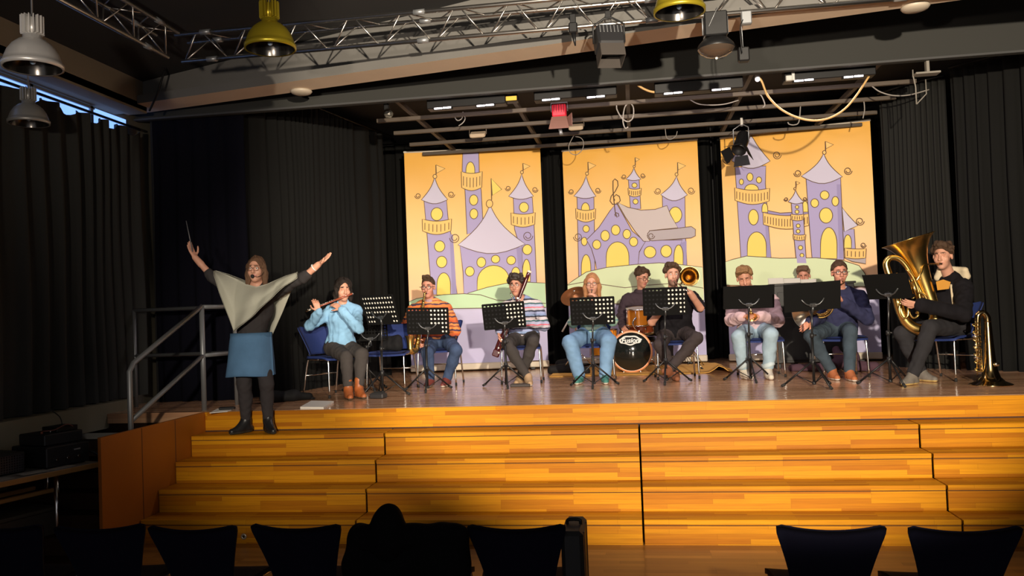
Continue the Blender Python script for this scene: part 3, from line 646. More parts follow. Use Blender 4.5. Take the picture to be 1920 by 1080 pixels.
def art2(a):
    a.poly([(490, 262), (588, 262), (592, 420), (602, 580), (500, 580)], iL); a.ell(548, 348, 28, 34); a.roof(551, 182, 483, 599, 262, 26); a.flag(556, 168, 124, 34, ball=7); a.curl(470, 247, 15, -1); a.curl(615, 244, 16, 1)
    a.poly([(342, 198), (389, 198), (397, 324), (352, 324)], iL); a.roof(366, 148, 332, 397, 197, 6); a.flag(372, 138, 105, 18, ball=5); a.curl(322, 187, 11, -1); a.curl(405, 182, 11, 1)
    a.ell(369, 223, 11, 10); a.balcony(341, 399, 235, 265, 6, 8); a.ell(374, 293, 11, 11)
    a.poly([(118, 276), (192, 276), (194, 400), (197, 610), (125, 630)], iL); a.arch(155, 350, 18, 300); a.roof(158, 183, 104, 201, 272, 10); a.flag(167, 168, 126, 34, ball=7); a.curl(92, 253, 12, -1); a.curl(210, 247, 13, 1)
    a.balcony(112, 200, 325, 370, 7, 14); a.ell(158, 413, 14, 15); a.curl(122, 449, 20, -1); a.ell(150, 468, 13, 18); a.arch(158, 625, 21, 525)
    a.poly([(420, 460), (580, 456), (566, 490), (552, 530), (546, 566), (380, 578), (388, 520)], iL); a.poly([(572, 470), (598, 460), (600, 566), (576, 570)], iLD, False)
    a.poly([(291, 300), (262, 335), (215, 405), (160, 461), (182, 500), (200, 560), (206, 592), (386, 576), (392, 510), (418, 466), (360, 420)], iL)
    a.poly([(293, 296), (340, 318), (400, 330), (460, 326), (511, 309), (528, 350), (560, 404), (470, 414), (436, 418), (426, 440), (438, 464), (410, 464), (372, 420), (330, 360)], iST)
    a.poly([(438, 418), (530, 410), (618, 398), (636, 410), (636, 438), (618, 447), (520, 456), (446, 462), (428, 448), (428, 430)], iGY); a.curl(444, 440, 15, 1, 0, 1.2)
    for x, y, rx, ry in ((288, 417, 19, 22), (242, 442, 19, 23), (337, 434, 17, 20), (205, 481, 18, 20), (367, 467, 18, 20), (439, 511, 26, 25), (510, 506, 24, 26)): a.ell(x, y, rx, ry)
    a.arch(297, 584, 50, 468); a.arch(564, 566, 20, 478)
    a.line([(288, 358), (284, 350), (290, 342), (300, 346), (302, 356), (294, 362), (286, 340), (280, 290), (276, 240), (276, 206), (284, 197), (296, 206), (298, 226), (286, 250), (268, 272), (263, 292), (274, 306), (296, 305), (308, 290), (304, 272), (290, 264), (278, 276), (284, 290)], 3)
    a.poly([(40, 660), (100, 640), (160, 601), (250, 580), (380, 565), (480, 557), (560, 562), (720, 570), (720, 712), (40, 745)], iG2)
    a.poly([(40, 668), (75, 660), (150, 645), (230, 655), (330, 668), (430, 655), (550, 645), (720, 662), (720, 716), (40, 752)], iG2)
def art3(a):
    a.poly([(246, 414), (300, 424), (350, 420), (412, 412), (420, 424), (350, 440), (290, 440), (228, 424)], iLD)
    a.poly([(110, 234), (240, 226), (238, 300), (246, 420), (262, 615), (134, 615)], iL); a.poly([(236, 440), (246, 440), (262, 610), (244, 610)], iLD, False)
    for x, y, rx, ry in ((137, 295, 9, 12), (173, 274, 13, 17), (211, 286, 11, 13)): a.ell(x, y, rx, ry)
    a.arch(180, 345, 29, 304); a.balcony(108, 256, 320, 374, 11, 16); a.ell(188, 444, 21, 33); a.arch(202, 612, 40, 506); a.arch(236, 422, 12, 384)
    a.roof(160, 40, 96, 258, 206, 32); a.curl(286, 180, 18, 1); a.curl(76, 201, 18, -1)
    a.arch(404, 418, 12, 372)
    a.balcony(228, 422, 424, 474, 16, 18)
    a.poly([(560, 490), (607, 485), (613, 575), (566, 575)], iL); a.arch(581, 566, 15, 510); a.poly([(556, 394), (584, 430), (622, 470), (590, 486), (566, 498)], iR); a.curl(630, 452, 18, 1)
    a.poly([(566, 606), (656, 600), (655, 630), (600, 622)], iGY); a.balcony(568, 657, 566, 606, 5, 4); a.curl(645, 552, 12, 1)
    a.poly([(408, 280), (550, 268), (556, 400), (566, 615), (434, 615), (422, 470)], iL); a.poly([(534, 300), (550, 300), (564, 610), (546, 610)], iLD, False)
    a.roof(480, 172, 388, 557, 268, 30); a.flag(488, 160, 122, 32, ball=8); a.curl(373, 256, 16, -1); a.curl(580, 243, 17, 1)
    for x, y, rx, ry in ((444, 380, 16, 18), (485, 346, 18, 18), (529, 371, 14, 20), (491, 431, 27, 32)): a.ell(x, y, rx, ry)
    a.arch(503, 612, 34, 481)
    a.poly([(347, 384), (394, 382), (400, 470), (411, 640), (370, 640), (358, 520)], iL); a.roof(365, 326, 334, 399, 376, 9); a.flag(367, 316, 290, 16, ball=5); a.curl(325, 366, 9, -1); a.curl(404, 364, 9, 1)
    for x, y, r in ((371, 398, 7), (371, 418, 8), (376, 477, 8), (386, 569, 9), (392, 601, 8), (376, 500, 8)): a.ell(x, y, r, r)
    a.balcony(345, 399, 428, 451, 5, 5); a.balcony(355, 408, 513, 534, 5, 5)
    a.poly([(40, 640), (100, 626), (160, 610), (300, 616), (450, 610), (560, 618), (628, 638), (652, 670), (668, 712), (668, 725), (40, 740)], iG2)
    a.poly([(370, 608), (408, 608), (411, 634), (372, 634)], iL, False)
BH = 3.43
banner('left castle banner with three thin towers round a wide purple tent-shaped house', (-3.47, 4.63), (-1.36, 4.97), BH, [(42, 82), (625, 63), (665, 1020), (80, 1030)], art1, banner_bg('banner_sky_one', .31))
banner('middle castle banner with a treble clef and a house roofed by a paper scroll', (-1.045, 5.38), (1.075, 5.16), BH, [(53, 80), (638, 27), (695, 985), (88, 1010)], art2, banner_bg('banner_sky_two', .31))
banner('right castle banner with two tall towers joined by a bridge', (1.425, 5.18), (3.47, 4.58), BH, [(47, 112), (668, 32), (725, 1028), (88, 1060)], art3, banner_bg('banner_sky_three', .31))
# ---------------------------------------------------------------- music stands and chairs
DESKM = mat('stand_desk_black', (.006, .006, .006), .75, spec=.08)
def perf_plate(m, w, h, nx, ny, th, skip, hr=.0125):
    cw, chh = w/nx, h/ny; oc = [(math.cos(a), math.sin(a)) for a in np.linspace(0, 2*PI, 9)[:-1]]
    sq = [(1, 0), (1, 1), (0, 1), (-1, 1), (-1, 0), (-1, -1), (0, -1), (1, -1)]
    for i in range(nx):
        for j in range(ny):
            cx, cy = -w/2+cw*(i+.5), -h/2+chh*(j+.5)
            if skip(i, j):
                q = [(cx-cw/2, cy-chh/2), (cx+cw/2, cy-chh/2), (cx+cw/2, cy+chh/2), (cx-cw/2, cy+chh/2)]
                m.add([(x, -th/2, y) for x, y in q]+[(x, th/2, y) for x, y in q], [(0, 1, 2, 3), (7, 6, 5, 4)]); continue
            O = [(cx+a*cw/2, cy+b*chh/2) for a, b in sq]; I = [(cx+hr*a, cy+hr*b) for a, b in oc]
            vs = [(x, -th/2, y) for x, y in O+I]+[(x, th/2, y) for x, y in O+I]; fs = []
            for k in range(8):
                l = (k+1) % 8; fs += [(k, l, 8+l, 8+k), (16+l, 16+k, 24+k, 24+l), (8+k, 8+l, 24+l, 24+k)]
            m.add(vs, fs)
STANDS = []
def stand(px, py, Y, dpx, dpy, yaw, tilt, label, solid=False, w=.50, h=.315, sheet=True, legyaw=0.5, nx=11, droll=0.0, low=False):
    base = PZ(px, py, 0); base = V(base[0], Y, 0); base = V(P(px, py, Y)[0], Y, 0)
    D = P(dpx, dpy, Y-.02)
    t = thing('music_stand', label, 'music stand', base, yaw, 'black orchestra music stands on the stage')
    zd = D[2]; Rz = rotz(-yaw); dl = Rz@(D-base); dl[2] = zd
    hub = .26
    m = MB(); m.cyl((0, 0, .03), (0, 0, hub+.28), .0145); m.build('lower_tube', BLK, t)
    m = MB(); m.cyl((0, 0, hub+.2), (dl[0], dl[1]+.03, zd-.05), .0105); m.build('upper_tube', mat('dark_steel_tube', (.05, .05, .052), .3, .7), t)
    m = MB(); m.cyl((0, 0, hub+.255), (0, 0, hub+.30), .021); m.cyl((0, 0, hub+.28), (.045, 0, hub+.28), .008); m.build('clamp_knob', BLKP, t)
    m = MB(); m.cyl((0, 0, hub-.03), (0, 0, hub+.03), .024); m.build('hub', BLKP, t); m = MB(); m.cyl((0, 0, .03), (0, 0, .06), .02); m.build('lower_collar', BLKP, t)
    for k in range(3):
        a = legyaw+2*PI*k/3; e = V(math.cos(a), math.sin(a), 0)
        lg = MB(); lg.tube([e*.02+V(0, 0, hub), e*.31+V(0, 0, .018)], .010, 8); lo = lg.build('leg', BLK, t)
        ft = MB(); ft.cyl(e*.285+V(0, 0, .036), e*.325+V(0, 0, .0145), .0145); ft.build('rubber_foot', RUB, lo)
        br = MB(); br.tube([e*.018+V(0, 0, .05), e*.165+V(0, 0, .125)], .005, 6); br.build('brace', BLK, lo)
    R = rotx(tilt)@roty(droll)
    # local desk: x width, z up, y towards the player
    plate = MB()
    if solid:
        plate.box((0, 0, 0), (w, .004, h), b=.0018)
    else:
        sk = lambda i, j: (j < 2 and 2 < i < nx-2-0) or False
        perf_plate(plate, w-.012, h-.012, nx, 6, .0022, sk, hr=.0124)
        for s in (-1, 1):
            plate.box((s*w/2, 0, 0), (.012, .005, h)); plate.box((0, 0, s*h/2), (w, .005, .012))
    plate.box((0, .03, -h/2), (w, .06, .004), b=.001); plate.box((0, .059, -h/2+.008), (w, .003, .018), b=.001)
    for s in (-1, 1): plate.box((s*w/2, .008, 0), (.003, .02, h), b=.001)
    vs = np.array(plate.v)@R.T+V(dl[0], dl[1], zd); plate.v = [tuple(q) for q in vs]
    plate.build('desk', DESKM, t)
    br = MB()
    tr = lambda q: R@V(*q)+V(dl[0], dl[1], zd)
    for s in (-1, 1):
        br.tube([tr(q) for q in spline([(s*.012, -.028, -.085), (s*.06, -.03, -.075), (s*.095, -.025, -.045), (s*.115, -.012, -.02)], 4)], .008, 8)
    br.box(tr((0, -.02, -.085)), (.07, .03, .04), R, b=.006); br.cyl(tr((-.028, -.035, -.085)), tr((-.028, .0, -.085)), .012); br.cyl(tr((.028, -.035, -.085)), tr((.028, 0, -.085)), .012)
    br.cyl(tr((0, -.025, -.10)), (dl[0], dl[1]+.03, zd-.17), .012)
    br.build('desk_bracket', mat('bracket_grey', (.11, .115, .12), .35, .7), t)
    STANDS.append((t, R, V(dl[0], dl[1], zd), base, yaw, w, h))
    if sheet:
        sh = MB()
        if sheet.startswith('sideways'): sh.box((0, .006, -.005), (w*.92, .003, h*.90), m=1, b=.0008)
        else:
            sh.box((-w*.22, .006, -.012), (w*.50, .003, h*.86), b=.0008); sh.box((-w*.22+.003, .009, -.01), (w*.48, .002, h*.83), b=.0005)
            sh.box((w*.24, .006, -.004), (w*.42, .002, h*.90), m=1, b=.0005)
        vs = np.array(sh.v)@R.T+V(dl[0], dl[1], zd); vs = vs@rotz(yaw).T; sh.v = [tuple(q) for q in vs]
        o = sh.build('sheet_music', [mat('sheet_back', (.016, .016, .018), .8, spec=.1), PAPER], None, tuple(base)); tag(o, ('white sheets of music' if sheet.startswith('sideways') else 'dark folder and white pages')+' on the '+sheet, 'sheet music', 'sheet music on the stands')
    return t
stand(718, 744, 1.22, 712, 581, -.42, .35, 'tall perforated music stand in front of the flute player, turned sideways', w=.47, h=.35, sheet='sideways stand of the flute player', legyaw=.35)
stand(690, 728, 1.9, 694, 622, .1, .2, 'lower perforated music stand half hidden behind the flute player', w=.42, h=.22, sheet=False, legyaw=1.0)
stand(802, 735, 1.70, 802, 602, .03, .2, 'perforated music stand in front of the saxophone player', sheet='stand in front of the saxophone player', legyaw=.15+PI/6, droll=.03)
stand(950, 727, 1.95, 945, 592, .10, .28, 'perforated music stand in front of the bassoon player', sheet='stand in front of the bassoon player', legyaw=.1+PI/6, droll=-.05)
stand(1114, 727, 1.70, 1111, 583, .0, .2, 'perforated music stand in front of the long-haired woman', sheet='stand in front of the long-haired woman', legyaw=PI/6)
stand(1250, 720, 1.92, 1247, 565, .0, .22, 'perforated music stand in front of the trombone player', sheet='stand in front of the trombone player', legyaw=PI/6-.1, h=.32)
stand(1408, 716, 1.92, 1404, 557, .05, .25, 'solid black music stand in front of the man in the pink shirt', solid=True, w=.57, h=.27, sheet=False, legyaw=PI/6)
stand(1527, 728, 1.05, 1523, 556, .08, .28, 'solid black music stand in front of the horn player', solid=True, w=.57, h=.30, sheet=False, legyaw=PI/6+.25, droll=-.05)
stand(1670, 722, 1.10, 1663, 537, -.75, .42, 'solid black music stand turned towards the tuba player', solid=True, w=.46, h=.28, sheet=False, legyaw=3.5)

def chair_proto(seatm, name, label, loc, rz, group, back_only=False):
    t = thing('stacking_chair', label, 'chair', loc, rz, group)
    m = MB()
    hw = lambda y: .205-.02*(y-.0)/.22
    # seat cushion with rolled front edge
    G = []
    for i in range(9):
        u = -1+2*i/8; row = []
        for j in range(9):
            v = -1+2*j/8; row.append((u*(.235-.02*v), .21*v, .462-.025*max(0, -v-.45)**1.5*2.2-.012*(1-u*u)*.7))
        G.append(row)
    m.sheet(np.array(G), .028); m.build('seat', seatm, t)
    m = MB(); G = []
    for i in range(17):
        u = -1+2*i/16; row = []
        for j in range(13):
            v = j/12; w = .175+.085*v**1.25
            top = .825-.026*(1-abs(u)**2)-.035*max(0, abs(u)-.88)**2*60*.5
            z = lerp(.49, top, v); cu = u
            row.append((w*cu*(1-.03*max(0, v-.9)*10*(abs(u) > .93)), .215+.11*v-.05*(1-u*u)*(-1)*.6-.03, float(z)))
        G.append(row)
    m.sheet(np.array(G), .018); m.build('backrest', seatm, t)
    for sx in (-1, 1):
        m = MB(); m.tube(spline([(sx*.215, -.02, .435), (sx*.228, -.16, .435), (sx*.236, -.195, .40), (sx*.248, -.215, .012)], 5), .011, 10); lo = m.build('leg', CHR, t)
        c = MB(); c.cyl((sx*.2476, -.2145, .035), (sx*.2482, -.2155, .0), .0135); c.build('foot_cap', RUB, lo)
        m = MB(); m.tube(spline([(sx*.215, -.02, .435), (sx*.226, .13, .435), (sx*.232, .17, .40), (sx*.248, .245, .012)], 5), .011, 10); lo = m.build('leg', CHR, t)
        c = MB(); c.cyl((sx*.2474, .2435, .035), (sx*.2482, .2455, .0), .0135); c.build('foot_cap', RUB, lo)
        m = MB(); m.tube(spline([(sx*.18, .13, .435), (sx*.17, .20, .46), (sx*.165, .222, .50)], 5), .010, 8); m.build('back_upright', CHR, t)
    m = MB(); m.tube([(-.225, -.15, .432), (.225, -.15, .432)], .010, 8); m.build('cross_rail', CHR, t)
    m = MB(); m.tube([(-.238, .205, .25), (.238, .205, .25)], .008, 8); m.build('rear_rail', CHR, t)
    return t
GS = 'blue stacking chairs on the stage'
ch0 = chair_proto(BLUE, 'stacking_chair', 'blue chrome-legged chair with flared back under the flute player', (-3.52, 1.40, 0), math.radians(62), GS)
for x, y, a, lb in [(-2.98, 1.98, -.1, 'empty blue chair holding a black bag behind the flute player'), (-2.50, 2.52, 0.0, 'blue chair under the saxophone player'), (-1.44, 2.58, .05, 'blue chair under the bassoon player'),
                    (-.52, 2.52, 0, 'blue chair under the long-haired woman'), (.49, 2.60, .05, 'blue chair under the trombone player'), (1.50, 2.56, 0, 'blue chair under the man in the pink shirt'),
                    (2.36, 2.25, .05, 'blue chair under the horn player'), (3.30, 1.62, -.95, 'blue chair under the tuba player, turned to the left')]:
    copy_tree(ch0, (x, y, 0), a, lb)
# dark rows of hall chairs in front, backs to the camera
fc = None
for xl, xr, lb in [(-62, 66, 'dark chair back cut off by the left edge of the picture'), (100, 253, 'second dark chair back from the left, beside the table leg'), (278, 445, 'dark hall chair in front of the round floor socket'), (468, 640, 'dark hall chair just left of the coat-covered chair'),
                   (660, 868, 'dark hall chair hidden under the black coats'), (875, 1055, 'dark hall chair between the coats and the black case'), (1460, 1658, 'dark hall chair at right, left one of a pair'), (1700, 1905, 'dark hall chair nearest the right edge of the picture')]:
    c = P((xl+xr)/2, 985, -3.68); yy = -3.38
    if fc is None: fc = chair_proto(NAVY, 'stacking_chair', lb, (c[0], yy, -1), PI, 'front row of dark hall chairs')
    else: copy_tree(fc, (c[0], yy+rnd.uniform(-.03, .03), -1), {100: .12, 278: .02, 468: -.02, 660: .05, 875: .02, 1460: -.02, 1700: .02}.get(xl, 0)+PI, lb)
# ---------------------------------------------------------------- people: distance-field figures meshed as one surface
class SDF:
    def __init__(s, vox=.006): s.p = []; s.vox = vox; s.cut = []; s.paintl = []
    def cap(s, a, b, ra, rb=None, k=.02, m=0, sub=False):
        a, b = V(a), V(b); rb = ra if rb is None else rb; r = max(ra, rb)
        s.p.append(('c', (a, b, ra, rb), np.minimum(a, b)-r, np.maximum(a, b)+r, k, m, sub)); return s
    def ell(s, c, r, R=None, k=.02, m=0, sub=False):
        c = V(c); r = V(r) if hasattr(r, '__len__') else V(r, r, r); R = np.eye(3) if R is None else np.asarray(R)   # rows = axes
        e = np.sqrt(((R.T*r)**2).sum(1)); s.p.append(('e', (c, r, R), c-e, c+e, k, m, sub)); return s
    def plane(s, o, n): s.cut.append((V(o), unit(n))); return s        # removes the side n points to
    def paint(s, c, r, m, R=None): s.paintl.append((V(c), V(r) if hasattr(r, '__len__') else V(r, r, r), m, np.eye(3) if R is None else R)); return s
    def mesh(s, name, mats, parent, org, wr=0, wfreq=20, seed=1, matfn=None, smooth=1):
        vx = s.vox; add = [q for q in s.p if not q[6]]
        lo = np.min([q[2] for q in add], 0)-4*vx; hi = np.max([q[3] for q in add], 0)+4*vx
        n = np.ceil((hi-lo)/vx).astype(int)+1
        D = np.full(n, 9.0, np.float32); best = np.full(n, 9.0, np.float32); lab = np.zeros(n, np.int8)
        ax = [lo[i]+vx*np.arange(n[i]) for i in range(3)]
        for kind, pr, a, b, k, m, sub in s.p:
            pad = k+3*vx
            i0 = np.maximum(0, np.floor((a-pad-lo)/vx).astype(int)); i1 = np.minimum(n, np.ceil((b+pad-lo)/vx).astype(int)+1)
            if np.any(i1 <= i0): continue
            sl = tuple(slice(i0[i], i1[i]) for i in range(3))
            X = ax[0][sl[0]][:, None, None].astype(np.float32); Y = ax[1][sl[1]][None, :, None].astype(np.float32); Z = ax[2][sl[2]][None, None, :].astype(np.float32)
            if kind == 'c':
                A, B, ra, rb = pr; ba = B-A; bb = float(ba@ba)+1e-12
                h = np.clip(((X-A[0])*ba[0]+(Y-A[1])*ba[1]+(Z-A[2])*ba[2])/bb, 0, 1)
                d = np.sqrt((X-A[0]-h*ba[0])**2+(Y-A[1]-h*ba[1])**2+(Z-A[2]-h*ba[2])**2)-(ra+(rb-ra)*h)
            else:
                c, r, R = pr; dx, dy, dz = X-c[0], Y-c[1], Z-c[2]; k0 = 0; k1 = 0
                for i in range(3):
                    q = dx*R[i, 0]+dy*R[i, 1]+dz*R[i, 2]; k0 = k0+(q/r[i])**2; k1 = k1+(q/r[i]**2)**2
                k0 = np.sqrt(k0); k1 = np.sqrt(k1)+1e-6; d = k0*(k0-1)/k1
            G = D[sl]
            if sub:
                h = np.clip(.5-.5*(G+d)/k, 0, 1); D[sl] = G*(1-h)+(-d)*h+k*h*(1-h)
            else:
                bs = best[sl]; w = d < bs; bs[w] = d[w] if d.shape == bs.shape else np.broadcast_to(d, bs.shape)[w]; best[sl] = bs
                l = lab[sl]; l[w] = m; lab[sl] = l
                h = np.clip(.5+.5*(G-d)/k, 0, 1); D[sl] = G*(1-h)+d*h-k*h*(1-h)
        for o, nn in s.cut:
            pd = ((ax[0]-o[0])*nn[0])[:, None, None]+((ax[1]-o[1])*nn[1])[None, :, None]+((ax[2]-o[2])*nn[2])[None, None, :]
            np.maximum(D, pd.astype(np.float32), out=D)
        s_ = D < 0; I = s_.astype(np.int8)
        c = I[:-1, :-1, :-1]+I[1:, :-1, :-1]+I[:-1, 1:, :-1]+I[:-1, :-1, 1:]+I[1:, 1:, :-1]+I[1:, :-1, 1:]+I[:-1, 1:, 1:]+I[1:, 1:, 1:]
        act = (c > 0) & (c < 8); idx = np.full(act.shape, -1, np.int32); ii, jj, kk = np.nonzero(act); N = len(ii); idx[ii, jj, kk] = np.arange(N)
        acc = np.zeros((N, 3)); cnt = np.zeros(N); C8 = [(0, 0, 0), (1, 0, 0), (0, 1, 0), (1, 1, 0), (0, 0, 1), (1, 0, 1), (0, 1, 1), (1, 1, 1)]
        vals = {q: D[ii+q[0], jj+q[1], kk+q[2]] for q in C8}
        for q in C8:
            for a in range(3):
                if q[a]: continue
                q2 = list(q); q2[a] = 1; q2 = tuple(q2); d0, d1 = vals[q], vals[q2]; mk = (d0 < 0) != (d1 < 0)
                t = np.where(mk, d0/np.where(mk, d0-d1, 1), 0); pt = np.tile(np.array(q, float), (N, 1)); pt[:, a] = t
                acc[mk] += pt[mk]; cnt += mk
        Vt = lo+vx*(np.stack([ii, jj, kk], 1)+acc/np.maximum(cnt, 1)[:, None]); F = []
        for a in range(3):
            b_, c_ = (a+1) % 3, (a+2) % 3
            sa = [slice(None)]*3; sb = [slice(None)]*3; sa[a] = slice(0, -1); sb[a] = slice(1, None)
            A0 = s_[tuple(sa)]; A1 = s_[tuple(sb)]; e = np.nonzero(A0 != A1); e = np.stack(e, 1)
            ok = (e[:, b_] >= 1) & (e[:, c_] >= 1) & (e[:, b_] < n[b_]-1) & (e[:, c_] < n[c_]-1); e = e[ok]
            def cell(db, dc): z = e.copy(); z[:, b_] += db; z[:, c_] += dc; return idx[z[:, 0], z[:, 1], z[:, 2]]
            q = np.stack([cell(-1, -1), cell(0, -1), cell(0, 0), cell(-1, 0)], 1); fl = ~A0[e[:, 0], e[:, 1], e[:, 2]]; q[fl] = q[fl][:, ::-1]
            F.append(q[(q >= 0).all(1)])
        F = np.concatenate(F); L = lab[ii, jj, kk]
        for _ in range(smooth):
            sm = np.zeros_like(Vt); cn = np.zeros(N)
            for k in range(4):
                a_, b2 = F[:, k], F[:, (k+1) % 4]
                for x in range(3): sm[:, x] += np.bincount(a_, Vt[b2, x], N)+np.bincount(b2, Vt[a_, x], N)
                cn += np.bincount(a_, minlength=N)+np.bincount(b2, minlength=N)
            Vt = np.where(cn[:, None] > 0, .45*Vt+.55*sm/np.maximum(cn, 1)[:, None], Vt)
        if wr:
            fn = np.cross(Vt[F[:, 2]]-Vt[F[:, 0]], Vt[F[:, 3]]-Vt[F[:, 1]]); vn = np.zeros_like(Vt)
            for k in range(4):
                for x in range(3): vn[:, x] += np.bincount(F[:, k], fn[:, x], N)
            vn /= np.linalg.norm(vn, axis=1, keepdims=True)+1e-9
            r = np.random.RandomState(seed); w = np.zeros(N)
            for o in range(7):
                dd = r.randn(3); dd /= np.linalg.norm(dd); w += np.sin(Vt@dd*wfreq*(.7+.35*o)+r.rand()*6+1.5*np.sin(Vt@r.randn(3)*wfreq*.6))/(1+.35*o)
            Vt = Vt+vn*(wr*w/2.2)[:, None]
        for cpt, r, m, R in s.paintl:
            q = (Vt-cpt)@np.asarray(R).T/r; L = np.where((q**2).sum(1) < 1, m, L)
        fl = L[F[:, 0]]
        if matfn is not None: fl = matfn(Vt[F].mean(1), fl)
        me = bpy.data.meshes.new(name); me.vertices.add(N); me.vertices.foreach_set('co', (Vt-org).astype(np.float32).ravel())
        nf = len(F); me.loops.add(nf*4); me.loops.foreach_set('vertex_index', F.astype(np.int32).ravel()); me.polygons.add(nf)
        me.polygons.foreach_set('loop_start', np.arange(0, nf*4, 4, dtype=np.int32)); me.polygons.foreach_set('loop_total', np.full(nf, 4, np.int32))
        for mm in (mats if isinstance(mats, (list, tuple)) else [mats]): me.materials.append(mm)
        me.polygons.foreach_set('material_index', np.asarray(fl, np.int32)); me.polygons.foreach_set('use_smooth', np.ones(nf, bool)); me.update(calc_edges=True)
        o = bpy.data.objects.new(name, me); SC.collection.objects.link(o)
        if parent is not None: o.parent = parent
        return o

SKIN = mat('skin', (.52, .25, .165), .52, noise=.10, nscale=18, spec=.4)
SKINP = mat('skin_pale', (.55, .28, .19), .52, noise=.10, nscale=18, spec=.4)
SKINR = mat('skin_ruddy', (.53, .235, .16), .52, noise=.12, nscale=18, spec=.4)
LIP = mat('lips', (.42, .14, .12), .45)
STUB = mat('stubble_skin', (.23, .13, .09), .7)
EYEW = mat('eye_white', (.72, .68, .62), .3); IRIS = mat('iris_dark', (.03, .02, .015), .2)
def hair_mat(n, c):
    m = mat('hair_'+n, c, .72, spec=.2, noise=.45, nscale=60, bump=.7, bscale=110)
    nt = m.node_tree; tc = [q for q in nt.nodes if q.type == 'TEX_COORD'][0]; mp = nt.nodes.new('ShaderNodeMapping'); mp.inputs['Scale'].default_value = (1.0, 1.0, .22)
    nt.links.new(tc.outputs['Object'], mp.inputs[0])
    for q in nt.nodes:
        if q.type == 'TEX_NOISE': nt.links.new(mp.outputs[0], q.inputs['Vector'])
    return m
HBLK = hair_mat('black', (.018, .013, .011)); HBRN = hair_mat('brown', (.060, .034, .020)); HLBR = hair_mat('light_brown', (.115, .062, .036)); HRED = hair_mat('strawberry', (.36, .17, .075)); HGRY = hair_mat('grey_brown', (.17, .10, .065))
def denim(n, c): return mat('denim_'+n, c, .85, noise=.6, nscale=5, bump=.25, bscale=250, spec=.2)
def cloth(n, c, **k): return mat('cloth_'+n, c, .9, noise=k.get('noise', .15), nscale=k.get('ns', 9), bump=.25, bscale=220, spec=.15)

def head_frame(yaw, pitch, roll=0):
    """yaw>0 turns the face to the picture's right, pitch>0 looks down; rows: lateral, forward, up"""
    R = rotz(yaw)@rotx(pitch)@roty(roll)
    return np.array([R@V(1, 0, 0), R@V(0, -1, 0), R@V(0, 0, 1)])
def add_head(S, c, F, s, beard=False, k=.014):
    g = lambda x, y, z: c+s*(F[0]*x+F[1]*y+F[2]*z)
    S.ell(g(0, -.012, .038), V(.076, .096, .092)*s, F, .02)
    S.ell(g(0, .030, -.038), V(.060, .062, .086)*s, F, .03)
    S.ell(g(0, .062, -.100), V(.026, .022, .020)*s, F, .025)
    for x in (-1, 1):
        S.ell(g(x*.040, .058, -.026), V(.026, .026, .028)*s, F, .02)
        S.cap(g(x*.012, .088, .034), g(x*.042, .078, .033), .011*s, .009*s, .012)
        S.ell(g(x*.031, .101, .010), V(.018, .016, .012)*s, F, .008, sub=True)
        S.ell(g(x*.080, -.002, -.004), V(.011, .021, .032)*s, F, .006)
        S.cap(g(x*.011, .097, -.030), g(x*.012, .096, -.031), .009*s, None, .006)
    S.cap(g(0, .086, .022), g(0, .112, -.026), .0095*s, .0135*s, .010)
    S.cap(g(-.016, .084, -.058), g(.016, .084, -.058), .0085*s, None, .006); S.cap(g(-.013, .082, -.070), g(.013, .082, -.070), .0090*s, None, .006)
    S.paint(g(0, .090, -.064), V(.027, .02, .0125)*s, 1, F)
    for x in (-1, 1): S.paint(g(x*.031, .094, .036), V(.022, .02, .0065)*s, 2, F)
    if beard: S.paintl.insert(0, (g(0, .045, -.092), V(.075, .075, .055)*s, 3, F))
    return g
def eyes(g, F, s, t, closed=False, org=None):
    for x in (-1, 1):
        m = MB(); c = g(x*.031, .0765, .011)-org
        m.sph(c, .0122*s, 0, 12)
        if not closed: m.lathe([(0, .0126*s), (.0056*s, .0118*s), (.006*s, .0105*s)], c, F[1], 12, 1)
        m.build('eye', [SKIN if closed else EYEW, IRIS], t)
def glasses(g, F, s, t, org, m=BLKP, r=.0022, sq=False):
    b = MB()
    for x in (-1, 1):
        rx, rz = .024, .0185
        pts = []
        for a in np.linspace(0, 2*PI, 17)[:-1]:
            ca, sa = math.cos(a), math.sin(a); e = .55
            pts.append(g(x*.032+rx*np.sign(ca)*abs(ca)**e, .107, .006+rz*np.sign(sa)*abs(sa)**e)-org)
        b.tube(pts, r*s, 6, closed=True)
        b.tube([g(x*.056, .106, .012)-org, g(x*.083, .095, .014)-org, g(x*.086, .0, .008)-org, g(x*.082, -.015, -.01)-org], r*.9*s, 6)
    b.tube([g(-.009, .108, .010)-org, g(0, .111, .013)-org, g(.009, .108, .010)-org], r*s, 6)
    b.build('glasses', m, t)
